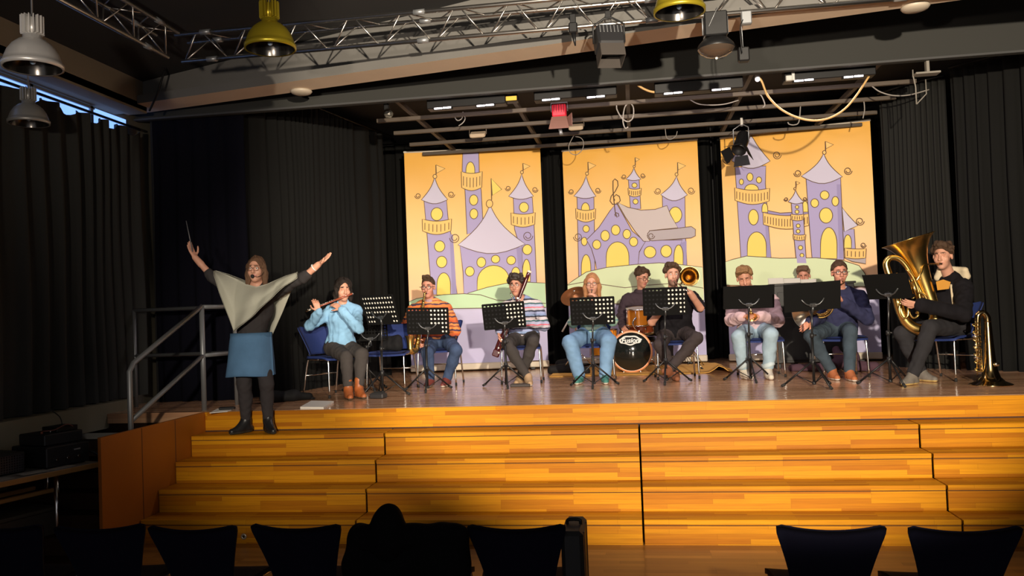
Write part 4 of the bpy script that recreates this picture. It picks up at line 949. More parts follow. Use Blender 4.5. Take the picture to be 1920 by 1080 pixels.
def add_hand(S, w, f, n, th, curl=.5, L=1.0, spread=.10, m=0, pinch=0.0):
    """wrist w, finger direction f, palm normal n, th=+1/-1 side of the thumb along cross(f,n)"""
    f = unit(f); n = unit(V(n)-f*np.dot(n, f)); t = np.cross(f, n)*th; w = V(w)
    offs = (.029, .010, -.010, -.028); Ls = (.072, .080, .074, .058); kn = (.090, .094, .089, .080)
    for o, l, q in zip(offs, Ls, kn):
        K = w+f*q*L+t*o*L; S.cap(w+f*.012+t*o*.55*L, K, .0125*L, .0105*L, .012, m)
        p = K; a = curl*.55; d0 = unit(f+t*o*spread*12)
        for j, seg in enumerate((.46, .30, .24)):
            a2 = a+curl*.62*j; d = d0*math.cos(a2)+n*math.sin(a2); e = p+d*l*seg*1.05*L; S.cap(p, e, (.0092-.0006*j)*L, (.0086-.0007*j)*L, .003, m); p = e
    b = w+f*.028*L+t*.026*L; d1 = unit(t*.75+f*.65+n*.35); e1 = b+d1*.042*L; d2 = unit(t*.25+f*.85+n*(.35+.5*curl)); e2 = e1+d2*.030*L; d3 = unit(f*.8+n*(.4+.6*curl)-t*.1); e3 = e2+d3*.025*L
    S.cap(w+f*.02+t*.012, b, .014*L, .0125*L, .012, m); S.cap(b, e1, .0125*L, .0105*L, .008, m); S.cap(e1, e2, .0102*L, .0095*L, .003, m); S.cap(e2, e3, .0095*L, .008*L, .003, m)

INFO = []
def person(label, d):
    """d: world joints. a = the limb at the picture's left, b = at the right"""
    pel, neck, hc = V(d['pel']), V(d['neck'])+V(0, 0, .018), V(d['head']); sa, sb = V(d['sh'][0]), V(d['sh'][1]); s = d.get('hs', 1.0)
    up = unit(neck-pel); lat = unit((sb-sa)-up*np.dot(sb-sa, up)); fwd = np.cross(lat, up)*-1; fwd = np.cross(up, lat)*-1
    fwd = np.cross(lat, up); Wd = np.linalg.norm(sb-sa)/2; R = np.array([lat, fwd, up]); F = head_frame(*d['face'])
    hl = V(d.get('hiplat', lat)); hl = unit(hl); hips = [pel-hl*.092, pel+hl*.092]
    gz = d.get('ground', 0.0); org = V(pel[0], pel[1], gz)
    t = thing('person', label, 'person', org); skin = d.get('skin', SKIN); bw = d.get('bulk', 1.0); belly = d.get('belly', 0.0)
    kn, an, el, wr = [[V(q) for q in d[k]] for k in ('kn', 'an', 'el', 'wr')]; sh = [sa, sb]
    fem = d.get('fem', False); ar = d.get('arm', 1.0)*(.9 if fem else 1.0); lr = d.get('leg', 1.0)
    def torso(S, g, k=.06):
        S.ell(pel+up*.03, V(Wd*.90*bw+.005+g, .125*bw+g, .13+g), R, k); Lt = np.linalg.norm(neck-pel)
        S.ell(lerp(pel, neck, .36)+fwd*(.012+belly*.5), V(Wd*(.78 if not fem else .68)*bw+g, .108*bw+belly+g, Lt*.30+g), R, k)
        S.ell(lerp(pel, neck, .66)-fwd*.005, V(Wd*.90*bw+g, .118*bw+g, Lt*.30+g), R, k)
        if fem:
            for x in (-1, 1): S.ell(lerp(pel, neck, .66)+lat*x*Wd*.42+fwd*.085, V(.06, .055, .06)+g, R, .04)
        S.cap(lerp(sa, sb, .08)-up*.005, lerp(sb, sa, .08)-up*.005, .058+g, None, .05)
        for q in sh: S.cap(neck-up*.015, lerp(neck, q, .85)+up*.004, .056+g, .050+g, .045)
    def arms(S, g, sl=(1.0, 1.0), k=.02):
        for i in range(2):
            f = sl[i]; e = el[i]
            S.cap(sh[i], lerp(sh[i], e, min(1, f*2)) if f < .5 else e, (.050+g)*ar, (.041+g)*ar, .035)
            if f > .5: S.cap(e, lerp(e, wr[i], (f-.5)*2), (.041+g)*ar, (lerp(.041, .030, (f-.5)*2)+g)*ar, k)
    def legs(S, g, end=1.0):
        for i in range(2):
            S.cap(hips[i]-up*.0, kn[i], (.086+g)*lr, (.060+g)*lr, .05); e = lerp(kn[i], an[i], end)
            S.cap(kn[i], e, (.057+g)*lr, (lerp(.057, .040, end)+g)*lr, .025)
            S.ell(lerp(kn[i], an[i], .33)-unit(V(d['toe'][i][0], d['toe'][i][1], 0))*.012, V(.052+g, .052+g, .10), np.eye(3), .03)
    # body: one continuous surface
    B = SDF(.0062); torso(B, 0); arms(B, 0); legs(B, 0)
    nb = lerp(neck, hc, .0); B.cap(neck-up*.03, hc-F[2]*.06*s-F[1]*.022, .056*s, .052*s, .02)
    g = add_head(B, hc, F, s, d.get('beard', False))
    for i in range(2):
        f, n, th, cu = d['hand'][i][:4]; B.cap(lerp(el[i], wr[i], .7), wr[i], .033*ar, .026*ar, .02); add_hand(B, wr[i], V(f), V(n), th, cu, d.get('hsz', 1.0))
        a2 = an[i]; to = unit(V(*d['toe'][i])); zf = d.get('solez', (gz, gz))[i]; fe = V(a2[0], a2[1], zf+.034)+V(to[0], to[1], 0)*.11 if abs(to[2]) < .15 else a2-V(0, 0, .05)+to*.11; B.cap(a2, fe, .034, .024, .03)
    brow = d.get('browm', HBRN)
    B.mesh('body', [skin, LIP, brow, STUB], t, org)
    eyes(g, F, s, t, d.get('closed', False), org)
    # clothes
    tm = d['top']; gg = d.get('tg', .012)
    T = SDF(.0075); torso(T, gg); arms(T, gg+.004, d.get('sleeve', (.97, .97)))
    if d.get('collar'): T.cap(neck-up*.0, neck+up*.045+fwd*.012, .070, .062, .02)
    hem = d.get('hem', -.03); T.plane(pel+up*hem, -up+fwd*d.get('hemtilt', 0)); nk = d.get('nk', .062)
    T.cap(neck-up*.02+fwd*.03, neck+up*.2+fwd*.05, nk, nk*1.1, .012, sub=True)
    T.mesh(d.get('topname', 'shirt'), tm, t, org, d.get('wrk', .005)*1.15, d.get('wf', 40), d.get('seed', 1))
    Tr = SDF(.0075); tg = max(.009, d.get('pg', .012)); legs(Tr, tg, d.get('pend', .95)); Tr.ell(pel+up*.01, V(Wd*.90*bw+.012, .135*bw, .115), R, .06)
    Tr.mesh(d.get('botname', 'trousers'), d['bottom'], t, org, .0045, 38, d.get('seed', 1)+5)
    for i in range(2):
        S = SDF(.006); to = unit(V(*d['toe'][i])); a2 = an[i]; z0 = d.get('solez', (gz, gz))[i]; toh = unit(V(to[0], to[1], 0)); b0 = V(a2[0], a2[1], z0)
        if abs(to[2]) > .15: b0 = a2-V(0, 0, .085); tt = to
        else: tt = toh
        S.cap(b0-tt*.045+V(0, 0, .036), b0+tt*.06+V(0, 0, .038), .037, .040, .02); S.cap(b0+tt*.06+V(0, 0, .036), b0+tt*.165+V(0, 0, .030), .041, .032, .02)
        S.cap(b0+V(0, 0, .05)-tt*.01, a2+V(0, 0, d.get('shaft', .012)), .044, .047, .03)
        S.cap(a2+V(0, 0, .004), b0+tt*.095+V(0, 0, .040), .046, .036, .03)
        if tt is toh: S.plane((0, 0, z0+.002), (0, 0, -1))
        sm = d['shoe']; zz = z0+.022
        S.mesh(d.get('shoename', 'shoe'), sm, t, org, 0, matfn=(lambda c, l: np.where(c[:, 2] < zz, 1, 0)) if len(sm) > 1 else None)
    INFO.append(dict(mouth=g(0, .100, -.064), wr=[V(q) for q in wr], F=F, g=g))
    return t, g, F, org, dict(neck=neck, up=up, lat=lat, fwd=fwd, R=R, Wd=Wd)
def hair(t, g, F, s, org, m, style='short', vol=.012, wr=.006, wf=70, seed=3, fringe=0.0, line=.092, vox=.0055):
    S = SDF(vox); v = vol
    S.ell(g(0, -.014, .042), V(.076+v, .098+v, .092+v)*s, F, .02)
    if style in ('long', 'bob'):
        ln = {'long': -.20, 'bob': -.11}[style]
        for x in (-1, 1):
            S.cap(g(x*.070, .012, .045), g(x*.082, -.005, -.04), .026*s, .030*s, .03); S.cap(g(x*.082, -.005, -.04), g(x*.085, .005, ln), .030*s, .022*s, .03)
        S.cap(g(0, -.075, .02), g(0, -.085, ln*.9), .06*s, .05*s, .04); 
        S.cap(g(-.05, -.06, -.04), g(-.055, -.06, ln), .04*s, .03*s, .03); S.cap(g(.05, -.06, -.04), g(.055, -.06, ln), .04*s, .03*s, .03)
        nb = unit(F[2]*1-F[1]*-.0); 
        S.ell(g(0, .085, -.022), V(.062, .075, .108)*s, F, .012, sub=True); S.ell(g(0, .05, .14), V(.008, .06, .02)*s, F, .01, sub=True)
    else:
        o = g(0, .082, line-fringe); p2 = g(0, -.075, -.075); dd = unit(p2-o); nn = unit(np.cross(dd, F[0])); nn = nn if np.dot(nn, F[2]) > 0 else -nn
        S.plane(o, -nn)
        for x in (-1, 1): S.ell(g(x*.082, .01, -.01), V(.03, .05, .042)*s, F, .01, sub=True)
        if style == 'curly':
            r = np.random.RandomState(seed)
            for _ in range(60):
                a = r.rand()*2*PI; e = r.rand()*1.25-.15; c = g((.083+v)*math.cos(a)*math.cos(e), -.014+(.1+v)*math.sin(a)*math.cos(e), .045+(.098+v)*math.sin(e))
                if np.dot(c-o, nn) > .004: S.ell(c, .021*s*(.7+.5*r.rand()), None, .012)
        if style == 'quiff':
            for x in (-.035, -.012, .012, .035): S.cap(g(x, .06, .115), g(x*1.0, .082, .145), .022*s, .016*s, .02)
        if style == 'swept':
            for x in (-.05, -.02, .015, .045): S.cap(g(x, .02, .128), g(x-.018, .090, .122-.3*abs(x)), .030*s, .022*s, .02)
            for x in (-1, 1): S.cap(g(x*.07, .02, .09), g(x*.078, .055, .05), .022*s, .014*s, .02)
    S.mesh('hair', m, t, org, wr, wf, seed, smooth=1)
# ---------------------------------------------------------------- the musicians
def A(px, py, Y, z=.092): q = P(px, py, Y); return V(q[0], Y, z)
BLKPANT = cloth('charcoal', (.030, .028, .028)); GREYP = cloth('dark_grey', (.050, .044, .042)); BLKTOP = cloth('black', (.009, .008, .010))
# conductor -------------------------------------------------------------
SO = 0
cnd, g, F, org, I = person('woman conducting with raised arms on the stage edge, grey poncho and blue skirt', dict(
    pel=P(471, 655, -.10), neck=P(482, 537, -.08), head=P(481, 506, -.12), sh=[P(447, 550, -.07), P(517, 548, -.07)], face=(.10, .0), hs=1.0, fem=True, ground=-.2,
    el=[P(400, 521, -.14), P(568, 521, -.14)], wr=[P(366, 483, -.16), P(597, 496, -.16)], hand=[(V(-.45, .0, .9), (1, -.3, .4), 1, .18), (V(.82, 0, .58), (-.3, -.6, .75), 1, .16)],
    kn=[P(458, 725, -.14), P(500, 722, -.14)], an=[V(P(461, 790, -.10)[0], -.10, -.085), V(P(503, 788, -.12)[0], -.12, -.085)], toe=[(-.45, -.9, 0), (.65, -.75, 0)],
    top=cloth('charcoal_top', (.035, .032, .033)), sleeve=(.62, .62), hem=-.02, bottom=cloth('leggings', (.036, .032, .034)), pend=.98, pg=.004, botname='leggings',
    shoe=[mat('black_leather', (.014, .014, .015), .35), mat('boot_sole', (.03, .027, .02), .7)], shoename='boot', shaft=.06, solez=(-.2, -.2), skin=SKINP, browm=HLBR, seed=2))
hair(cnd, g, F, 1.0, org, HLBR, 'long', .012, .005, 60)
glasses(g, F, 1.0, cnd, org, mat('thin_frame', (.05, .03, .03), .3, .5), .0014)
m = MB(); m.tube([q-org for q in spline([g(.082, .0, .0), g(.078, .06, -.05), g(.045, .10, -.075), g(.012, .118, -.066)], 5)], .0022, 6); m.build('headset_boom', BLK, cnd)
m = MB(); m.sph(g(.0, .122, -.068)-org, (.017, .017, .020), 0, 14); m.build('microphone_foam', RUB, cnd)
# skirt
m = MB(); G = []
for i in range(33):
    a = 2*PI*i/32; row = []
    for j in range(12):
        v = j/11; c = lerp(P(471, 627, -.10), P(470, 704, -.10), v); w = lerp(.205, .238, v**.8)-.012*math.sin(PI*v)*0; dp = lerp(.145, .215, v)
        rr = 1+.018*v*math.sin(5*a+1)+.008*math.sin(9*a+6*v)
        row.append(c+V(w*math.cos(a)*rr, dp*math.sin(a)*rr, .006*math.sin(3*a)*v)-org)
    G.append(row)
m.sheet(np.array(G), .006); m.build('skirt', cloth('skirt_blue', srgb(78, 112, 146)[:3], noise=.3, ns=5), cnd)
m = MB(); G = []
for i in range(33):
    a = 2*PI*i/32; G.append([lerp(P(471, 624, -.10), P(471, 632, -.10), j/3)+V(.209*math.cos(a), .14*math.sin(a), 0)-org for j in range(4)])
m.sheet(np.array(G), .010); m.build('waistband', cloth('skirt_band', srgb(66, 98, 128)[:3]), cnd)
# poncho : goes over both shoulders, pointed at the front
pon = cloth('poncho_grey', srgb(172, 172, 158)[:3], noise=.06)
def poly_at(pts, t):
    n = len(pts)-1; k = min(n-1, int(t*n)); return lerp(pts[k], pts[k+1], t*n-k)
top = [P(402, 508, -.08), P(424, 515, -.09), P(445, 524, -.10), P(462, 533, -.15), P(481, 538, -.21), P(500, 533, -.15), P(518, 525, -.10), P(536, 517, -.09), P(556, 511, -.08)]
hem = [P(400, 516, -.23), P(417, 556, -.28), P(441, 622, -.30), P(462, 607, -.33), P(481, 590, -.34), P(500, 572, -.33), P(518, 553, -.30), P(537, 536, -.26), P(557, 521, -.23)]
m = MB(); G = []
for i in range(49):
    u = i/48; T_, H_ = poly_at(top, u), poly_at(hem, u); row = []
    for j in range(21):
        v = j/20; q = lerp(T_, H_, v); q = q+V(0, -.075*math.sin(PI*min(1, v*1.6)*.75)*(1-abs(2*u-1)**2)-.012*math.sin(u*26+v*5)*v, .018*math.sin(PI*v)*(abs(2*u-1) > .5)); row.append(q-org)
    G.append(row)
m.sheet(np.array(G), .005)
G = []   # back half
bh = [P(402, 516, .06), P(425, 560, .12), P(446, 590, .15), P(465, 600, .17), P(481, 605, .17), P(497, 612, .17), P(509, 632, .14), P(530, 585, .12), P(556, 520, .06)]
for i in range(41):
    u = i/40; T_, H_ = poly_at(top, u), poly_at(bh, u); T_ = V(T_[0], -.06+.12*(1-abs(2*u-1)), T_[2]+.004)
    G.append([lerp(T_, H_, j/14)+V(0, .03*math.sin(PI*j/14), 0)-org for j in range(15)])
m.sheet(np.array(G)[::-1], .005); m.build('poncho', pon, cnd)
m = MB(); m.tube([lerp(P(587, 503, -.16), P(590, 501, -.16), .5)+.033*(math.cos(a)*V(.0, 1, 0)+math.sin(a)*unit(V(-.5, 0, .8)))-org for a in np.linspace(0, 2*PI, 21)[:-1]], .007, 8, closed=True); m.build('wristband', mat('white_band', (.6, .6, .58), .5), cnd)
b = MB(); p0, p1 = P(361, 472, -.185), P(349, 414, -.20); b.cyl((0, 0, 0), p1-p0, .006, .0035); o = b.build('baton', mat('baton_grey', (.12, .12, .13), .5), None, tuple(p0)); tag(o, 'dark conducting stick held upright in the raised left-hand side hand', 'baton')

# flute player ------------------------------------------------------------
shirt = denim('shirt', srgb(128, 172, 206)[:3])
fl, g, F, org, I = person('woman in a pale blue denim shirt playing the flute, seated at left', dict(
    pel=V(-3.42, 1.40, .555), neck=P(643, 573, 1.38), head=P(643, 544, 1.34), sh=[P(617, 588, 1.34), P(668, 585, 1.42)], face=(.62, .10), hs=1.03, fem=True, bulk=1.12,
    hiplat=(.86, .5, 0), el=[P(581, 611, 1.16), P(672, 616, 1.16)], wr=[P(598, 584, 1.06), P(640, 580, 1.08)], hand=[(V(-.25, -.1, .9), (.2, -.9, .1), -1, .75), (V(-.75, .15, .55), (0, .5, -.6), 1, .7)],
    kn=[P(649, 670, 1.02), P(678, 664, 1.12)], an=[A(653, 730, .98), A(673, 726, 1.06)], toe=[(.45, -.9, 0), (.6, -.8, 0)], top=shirt, tg=.020, hem=-.085, hemtilt=.45, collar=True, nk=.05,
    bottom=GREYP, pend=.80, shoe=[mat('brown_leather', srgb(150, 82, 40), .5, noise=.25, nscale=20), mat('brown_sole', (.08, .05, .03), .7)], shoename='boot', shaft=.11, skin=SKINP, browm=HBLK, closed=True, seed=11, wrk=.008))
hair(fl, g, F, 1.03, org, HBLK, 'bob', .018, .010, 45)
# saxophone player ----------------------------------------------------------
jk = stripes('striped_jacket', [(0, srgb(214, 116, 56)), (.18, srgb(70, 52, 74)), (.30, srgb(226, 138, 70)), (.46, srgb(150, 78, 58)), (.56, srgb(228, 150, 84)), (.72, srgb(84, 58, 78)), (.82, srgb(206, 96, 52))], 'Z', .17, wob=.05)
jn = denim('dark', srgb(58, 74, 104)[:3])
sx, g, F, org, I = person('man with glasses in an orange striped jacket playing the saxophone', dict(
    pel=V(-2.52, 2.60, .56), neck=P(806, 567, 2.56), head=P(803, 539, 2.48), sh=[P(776, 583, 2.56), P(837, 581, 2.56)], face=(-.02, .10), hs=1.06, bulk=1.06, arm=1.15,
    el=[P(760, 620, 2.42), P(852, 620, 2.40)], wr=[P(778, 638, 2.20), P(822, 602, 2.20)], hand=[(V(.5, -.4, -.5), (.6, .6, .2), 1, .8), (V(-.8, -.2, .2), (-.1, .8, -.2), 1, .8)],
    kn=[P(801, 661, 2.12), P(855, 657, 2.12)], an=[A(807, 712, 2.22), A(838, 708, 2.26)], toe=[(-.1, -1, 0), (-.1, -1, 0)], top=jk, tg=.024, hem=-.03, nk=.055, collar=True,
    bottom=jn, pg=.016, pend=.97, shoe=[mat('maroon_shoe', srgb(112, 52, 46), .55), mat('pale_sole', (.5, .45, .38), .7)], skin=SKINR, seed=21, wrk=.007))
hair(sx, g, F, 1.06, org, HBRN, 'quiff', .006, .003, 70, line=.092)
glasses(g, F, 1.06, sx, org, BLKP, .0032)
m = MB(); G = []
for i in range(25):
    a = 2*PI*i/24; G.append([I['neck']+V(.075*math.cos(a)*k, .065*math.sin(a)*k-.02, .02-.012*j+.006*math.sin(4*a+j))-org for j, k in enumerate((.8, 1.05, 1.15, 1.05))])
m.sheet(np.array(G), .008); m.build('scarf', mat('grey_pink_scarf', srgb(168, 138, 140), .9, noise=.4, nscale=60), sx)
# bassoon player ------------------------------------------------------------
jm = stripes('striped_jumper', [(0, srgb(150, 160, 196)), (.12, srgb(52, 56, 74)), (.2, srgb(186, 180, 190)), (.34, srgb(206, 92, 110)), (.40, srgb(168, 172, 200)), (.55, srgb(60, 92, 96)), (.64, srgb(196, 186, 190)), (.8, srgb(44, 44, 58)), (.88, srgb(132, 152, 190))], 'Z', .22, wob=.03)
bs, g, F, org, I = person('curly-haired man in a striped jumper playing the bassoon', dict(
    pel=V(-1.42, 2.68, .56), neck=P(976, 562, 2.63), head=P(968, 536, 2.56), sh=[P(949, 576, 2.63), P(1008, 574, 2.63)], face=(-.12, .06), hs=1.04,
    el=[P(937, 608, 2.45), P(1021, 612, 2.46)], wr=[P(936, 622, 2.26), P(984, 602, 2.22)], hand=[(V(.15, -.15, -.95), (.75, -.3, .1), 1, .7), (V(-.8, -.3, .2), (0, .9, -.2), 1, .7)],
    kn=[P(951, 646, 2.20), P(1000, 641, 2.20)], an=[A(990, 706, 2.12), A(976, 702, 2.30)], toe=[(.25, -.95, 0), (-.2, -1, 0)], top=jm, tg=.016, hem=-.02,
    bottom=GREYP, pg=.012, pend=.96, shoe=[mat('beige_trainer', srgb(168, 140, 108), .7), mat('pale_sole', (.5, .45, .38), .7)], skin=SKIN, browm=HBLK, seed=31, wrk=.006))
hair(bs, g, F, 1.04, org, mat('hair_dark_curl', (.028, .019, .014), .6, noise=.3, nscale=60, bump=.5, bscale=120), 'curly', .020, .004, 60, fringe=.012)
glasses(g, F, 1.04, bs, org, BLKP, .0016)
# woman with trumpet ---------------------------------------------------------
jl = denim('light', srgb(112, 146, 180)[:3])
wo, g, F, org, I = person('woman with long strawberry-blond hair and glasses playing the trumpet', dict(
    pel=V(-.52, 2.62, .56), neck=P(1110, 560, 2.58), head=P(1110, 533, 2.50), sh=[P(1084, 576, 2.58), P(1137, 575, 2.58)], face=(.0, .06), hs=1.03, fem=True,
    el=[P(1074, 606, 2.42), P(1149, 603, 2.42)], wr=[P(1102, 576, 2.22), P(1123, 566, 2.24)], hand=[(V(.3, -.4, .6), (.9, .1, -.3), 1, .8), (V(-.4, -.2, .75), (-.8, .2, -.2), 1, .8)],
    kn=[P(1069, 643, 2.18), P(1141, 640, 2.16)], an=[A(1087, 712, 2.16), A(1134, 710, 2.12)], toe=[(-.15, -1, 0), (.1, -1, 0)], top=stripes('green_cardigan', [(0, srgb(150, 180, 160)), (.3, srgb(96, 140, 140)), (.45, srgb(168, 190, 168)), (.75, srgb(128, 164, 150))], 'Z', .12, wob=.03), tg=.02, hem=-.02, nk=.052,
    bottom=jl, pg=.024, pend=.96, leg=1.14, shoe=[mat('teal_shoe', srgb(60, 120, 110), .7, noise=.3, nscale=40), mat('white_sole', (.6, .56, .5), .7)], skin=SKINP, browm=HRED, seed=41, wrk=.006))
hair(wo, g, F, 1.03, org, HRED, 'long', .008, .004, 60)
glasses(g, F, 1.03, wo, org, BLKP, .0022)
# drummer -------------------------------------------------------------------
dr, g, F, org, I = person('man with glasses and dark hooded top sitting behind the drum kit', dict(
    pel=V(.12, 4.36, .58), neck=P(1203, 552, 4.34), head=P(1204, 521, 4.26), sh=[P(1174, 562, 4.34), P(1236, 564, 4.34)], face=(.60, .30), hs=1.06,
    el=[P(1164, 596, 4.22), P(1243, 600, 4.22)], wr=[P(1168, 614, 3.98), P(1232, 600, 3.98)], hand=[(V(.1, -.8, -.1), (.6, 0, -.7), 1, 1.0), (V(-.2, -.8, -.1), (-.6, 0, -.7), 1, 1.0)],
    kn=[V(-.16, 3.94, .52), V(.46, 3.96, .52)], an=[V(-.17, 3.92, .092), V(.46, 3.92, .092)], toe=[(-.1, -1, 0), (.1, -1, 0)], top=cloth('hoodie_plum', (.050, .034, .042)), tg=.024, hem=-.03, collar=True, nk=.05,
    bottom=BLKPANT, shoe=[BLK], skin=SKIN, seed=51, closed=True, wrk=.008))
hair(dr, g, F, 1.06, org, HBRN, 'curly', .008, .006, 70)
glasses(g, F, 1.06, dr, org, BLKP, .003)
m = MB(); G = []
for i in range(25):
    a = 2*PI*i/24; G.append([I['neck']+V((.085+.02*math.sin(PI*k))*math.cos(a), (.08+.02*math.sin(PI*k))*math.sin(a)-.01+.02*k, .055-.07*k+.01*math.sin(a))-org for k in np.linspace(0, 1, 6)])
m.sheet(np.array(G), .016); m.build('hood', cloth('hoodie_plum', (.05, .034, .042)), dr)
# trombone player -----------------------------------------------------------
tb, g, F, org, I = person('bearded man in a black T-shirt playing the trombone', dict(
    pel=V(.49, 2.70, .56), neck=P(1263, 549, 2.66), head=P(1261, 516, 2.58), sh=[P(1232, 562, 2.66), P(1300, 560, 2.64)], face=(.12, .05), hs=1.07, bulk=1.12, belly=.03, arm=1.12, beard=True,
    el=[P(1222, 604, 2.46), P(1313, 577, 2.44)], wr=[P(1258, 560, 2.16), P(1294, 549, 2.22)], hand=[(V(.5, -.3, .7), (.2, .7, -.3), 1, .8), (V(-.75, -.2, .55), (-.2, .6, -.4), 1, .8)],
    kn=[P(1237, 648, 2.22), P(1306, 634, 2.16)], an=[A(1266, 708, 2.30), V(*(A(1254, 694, 2.02)[:2]), .15)], toe=[(.1, -1, 0), (-.35, -.85, .3)], top=BLKTOP, sleeve=(.42, .42), tg=.022, hem=-.045,
    bottom=cloth('brown_grey', (.046, .036, .036)), pg=.014, pend=.97, shoe=[mat('tan_suede', srgb(134, 82, 54), .8)], skin=SKINP, seed=61, wrk=.006))
hair(tb, g, F, 1.07, org, HBRN, 'curly', .010, .003, 70)
# man in pink shirt -----------------------------------------------------------
pk, g, F, org, I = person('young man with swept hair and pale pink shirt bending over a trumpet', dict(
    pel=V(1.48, 2.66, .56), neck=P(1411, 553, 2.54), head=P(1396, 522, 2.42), sh=[P(1376, 570, 2.54), P(1448, 566, 2.56)], face=(-.10, .42, -.12), hs=1.06,
    el=[P(1370, 601, 2.42), P(1460, 602, 2.42)], wr=[P(1391, 594, 2.12), P(1424, 592, 2.12)], hand=[(V(.6, -.5, .1), (.5, .2, -.8), 1, .8), (V(-.7, -.5, .15), (-.5, .2, -.8), 1, .8)],
    kn=[P(1385, 632, 2.18), P(1445, 628, 2.18)], an=[A(1396, 702, 2.22), A(1440, 700, 2.18)], toe=[(.3, -.95, 0), (.05, -1, 0)], top=cloth('pink_shirt', srgb(196, 168, 172)[:3], noise=.05), tg=.026, hem=-.03, collar=True, nk=.05,
    bottom=denim('pale', srgb(150, 172, 186)[:3]), pg=.022, leg=1.05, pend=.84, shoe=[mat('white_trainer', (.62, .56, .46), .6, noise=.2, nscale=30), mat('white_sole', (.6, .56, .5), .7)], skin=SKIN, closed=True, seed=71, wrk=.009))
hair(pk, g, F, 1.06, org, hair_mat('dirty_blond', (.21, .115, .05)), 'swept', .019, .008, 55, line=.10)
m = MB()
for i in range(2):
    m = MB(); e = (P(1401, 702, 2.22) if i == 0 else P(1440, 700, 2.18)); k_ = [(1396, 2.22, 1385, 2.18), (1440, 2.18, 1445, 2.18)][i]
    an_, kn_ = A(k_[0], 0, k_[1]), P(k_[2], 630, k_[3]); c = lerp(kn_, V(an_[0], an_[1], .092), .83); d_ = unit(V(an_[0], an_[1], .092)-kn_)
    c = lerp(kn_, V(P(k_[0], 701, k_[1])[0], k_[1], .092), .83); m.tube([c-org-d_*.035, c-org, c-org+d_*.02], [.077, .079, .076], 20); m.build('turn_up', denim('turnup', srgb(176, 190, 196)[:3]), pk)
# pianist -------------------------------------------------------------------
pi_, g, F, org, I = person('man with grey-brown hair seated behind the black piano, only his head visible', dict(
    pel=V(2.36, 4.62, .56), neck=P(1506, 548, 4.56), head=P(1507, 518, 4.48), sh=[P(1478, 562, 4.56), P(1536, 560, 4.56)], face=(-.25, .28), hs=1.05,
    el=[V(2.12, 4.4, .76), V(2.66, 4.4, .76)], wr=[V(2.2, 4.20, .78), V(2.56, 4.20, .78)], hand=[(V(.1, -.9, -.1), (0, 0, -1), -1, .5), (V(-.1, -.9, -.1), (0, 0, -1), 1, .5)],
    kn=[V(2.2, 4.25, .50), V(2.52, 4.25, .50)], an=[V(2.2, 4.3, .092), V(2.52, 4.3, .092)], toe=[(0, -1, 0), (0, -1, 0)], top=cloth('pianist_shirt', (.08, .08, .1)), bottom=BLKPANT, shoe=[BLK], skin=SKINR, closed=True, seed=81))
hair(pi_, g, F, 1.05, org, HGRY, 'swept', .008, .004, 60, line=.098)
# horn player ---------------------------------------------------------------
hn, g, F, org, I = person('man with glasses in a navy jumper playing the French horn', dict(
    pel=V(2.37, 2.34, .56), neck=P(1577, 545, 2.30), head=P(1574, 512, 2.22), sh=[P(1545, 562, 2.28), P(1612, 558, 2.26)], face=(.0, .06), hs=1.06, bulk=1.1, belly=.02, arm=1.12,
    el=[P(1535, 596, 2.12), P(1626, 598, 2.08)], wr=[P(1520, 604, 1.86), P(1580, 566, 1.94)], hand=[(V(-.5, -.3, -.3), (-.4, .6, -.4), 1, .6), (V(-.4, -.3, .8), (-.8, .0, .1), 1, 1.0)],
    kn=[P(1521, 630, 1.86), P(1594, 622, 1.84)], an=[A(1560, 697, 1.90), A(1593, 704, 1.72)], toe=[(.1, -1, 0), (.05, -1, 0)], top=cloth('navy_jumper', srgb(48, 50, 78)[:3]), tg=.022, hem=-.03, collar=True, nk=.052,
    bottom=denim('green_grey', srgb(60, 72, 82)[:3]), pg=.018, pend=.97, shoe=[mat('tan_shoe', srgb(168, 98, 56), .6), mat('white_sole', (.6, .56, .5), .7)], skin=SKINR, seed=91, browm=HBRN, wrk=.006))
hair(hn, g, F, 1.06, org, HBRN, 'short', .012, .005, 60)
glasses(g, F, 1.06, hn, org, BLKP, .0032)
m = MB(); 
for s_ in (-1, 1): m.prism([(0, 0), (.055, .005), (.05, -.045), (.012, -.05)], I['neck']-org+V(s_*.022, -.062, .03), (s_, .35, -.1), (0, -.35, .94), .004)
m.build('shirt_collar', mat('pale_blue_collar', srgb(150, 170, 200), .8), hn)
# tuba player ---------------------------------------------------------------
tu, g, F, org, I = person('man in a black hooded jacket with cream hood lining playing the tuba', dict(
    pel=V(3.36, 1.66, .56), neck=P(1783, 523, 1.64), head=P(1768, 481, 1.56), sh=[P(1757, 537, 1.80), P(1808, 541, 1.44)], face=(-.62, .06), hs=1.10, bulk=1.12, arm=1.15, belly=.02,
    hiplat=(.84, -.54, 0), el=[P(1735, 586, 1.62), P(1806, 589, 1.18)], wr=[P(1704, 536, 1.42), P(1722, 571, 1.02)], hand=[(V(-.5, -.3, .75), (-.2, -.9, -.3), -1, .7), (V(-.9, .1, .15), (.0, .8, .5), 1, .6)],
    kn=[P(1692, 626, 1.42), P(1744, 614, 1.16)], an=[A(1728, 702, 1.45), A(1711, 708, 1.10)], toe=[(.45, -.85, 0), (-.75, -.6, 0)], top=BLKTOP, tg=.026, hem=-.05, nk=.055,
    bottom=cloth('black_jeans', (.026, .025, .028)), pg=.016, pend=.94, leg=1.08, shoe=[mat('grey_trainer', srgb(110, 104, 96), .7, noise=.3, nscale=30), mat('gum_sole', srgb(186, 160, 100), .7)], skin=SKINP, closed=True, seed=101, wrk=.006))
hair(tu, g, F, 1.10, org, HBRN, 'curly', .012, .004, 60, fringe=.01)
HC = cloth('hood_cream', srgb(206, 190, 160)[:3])
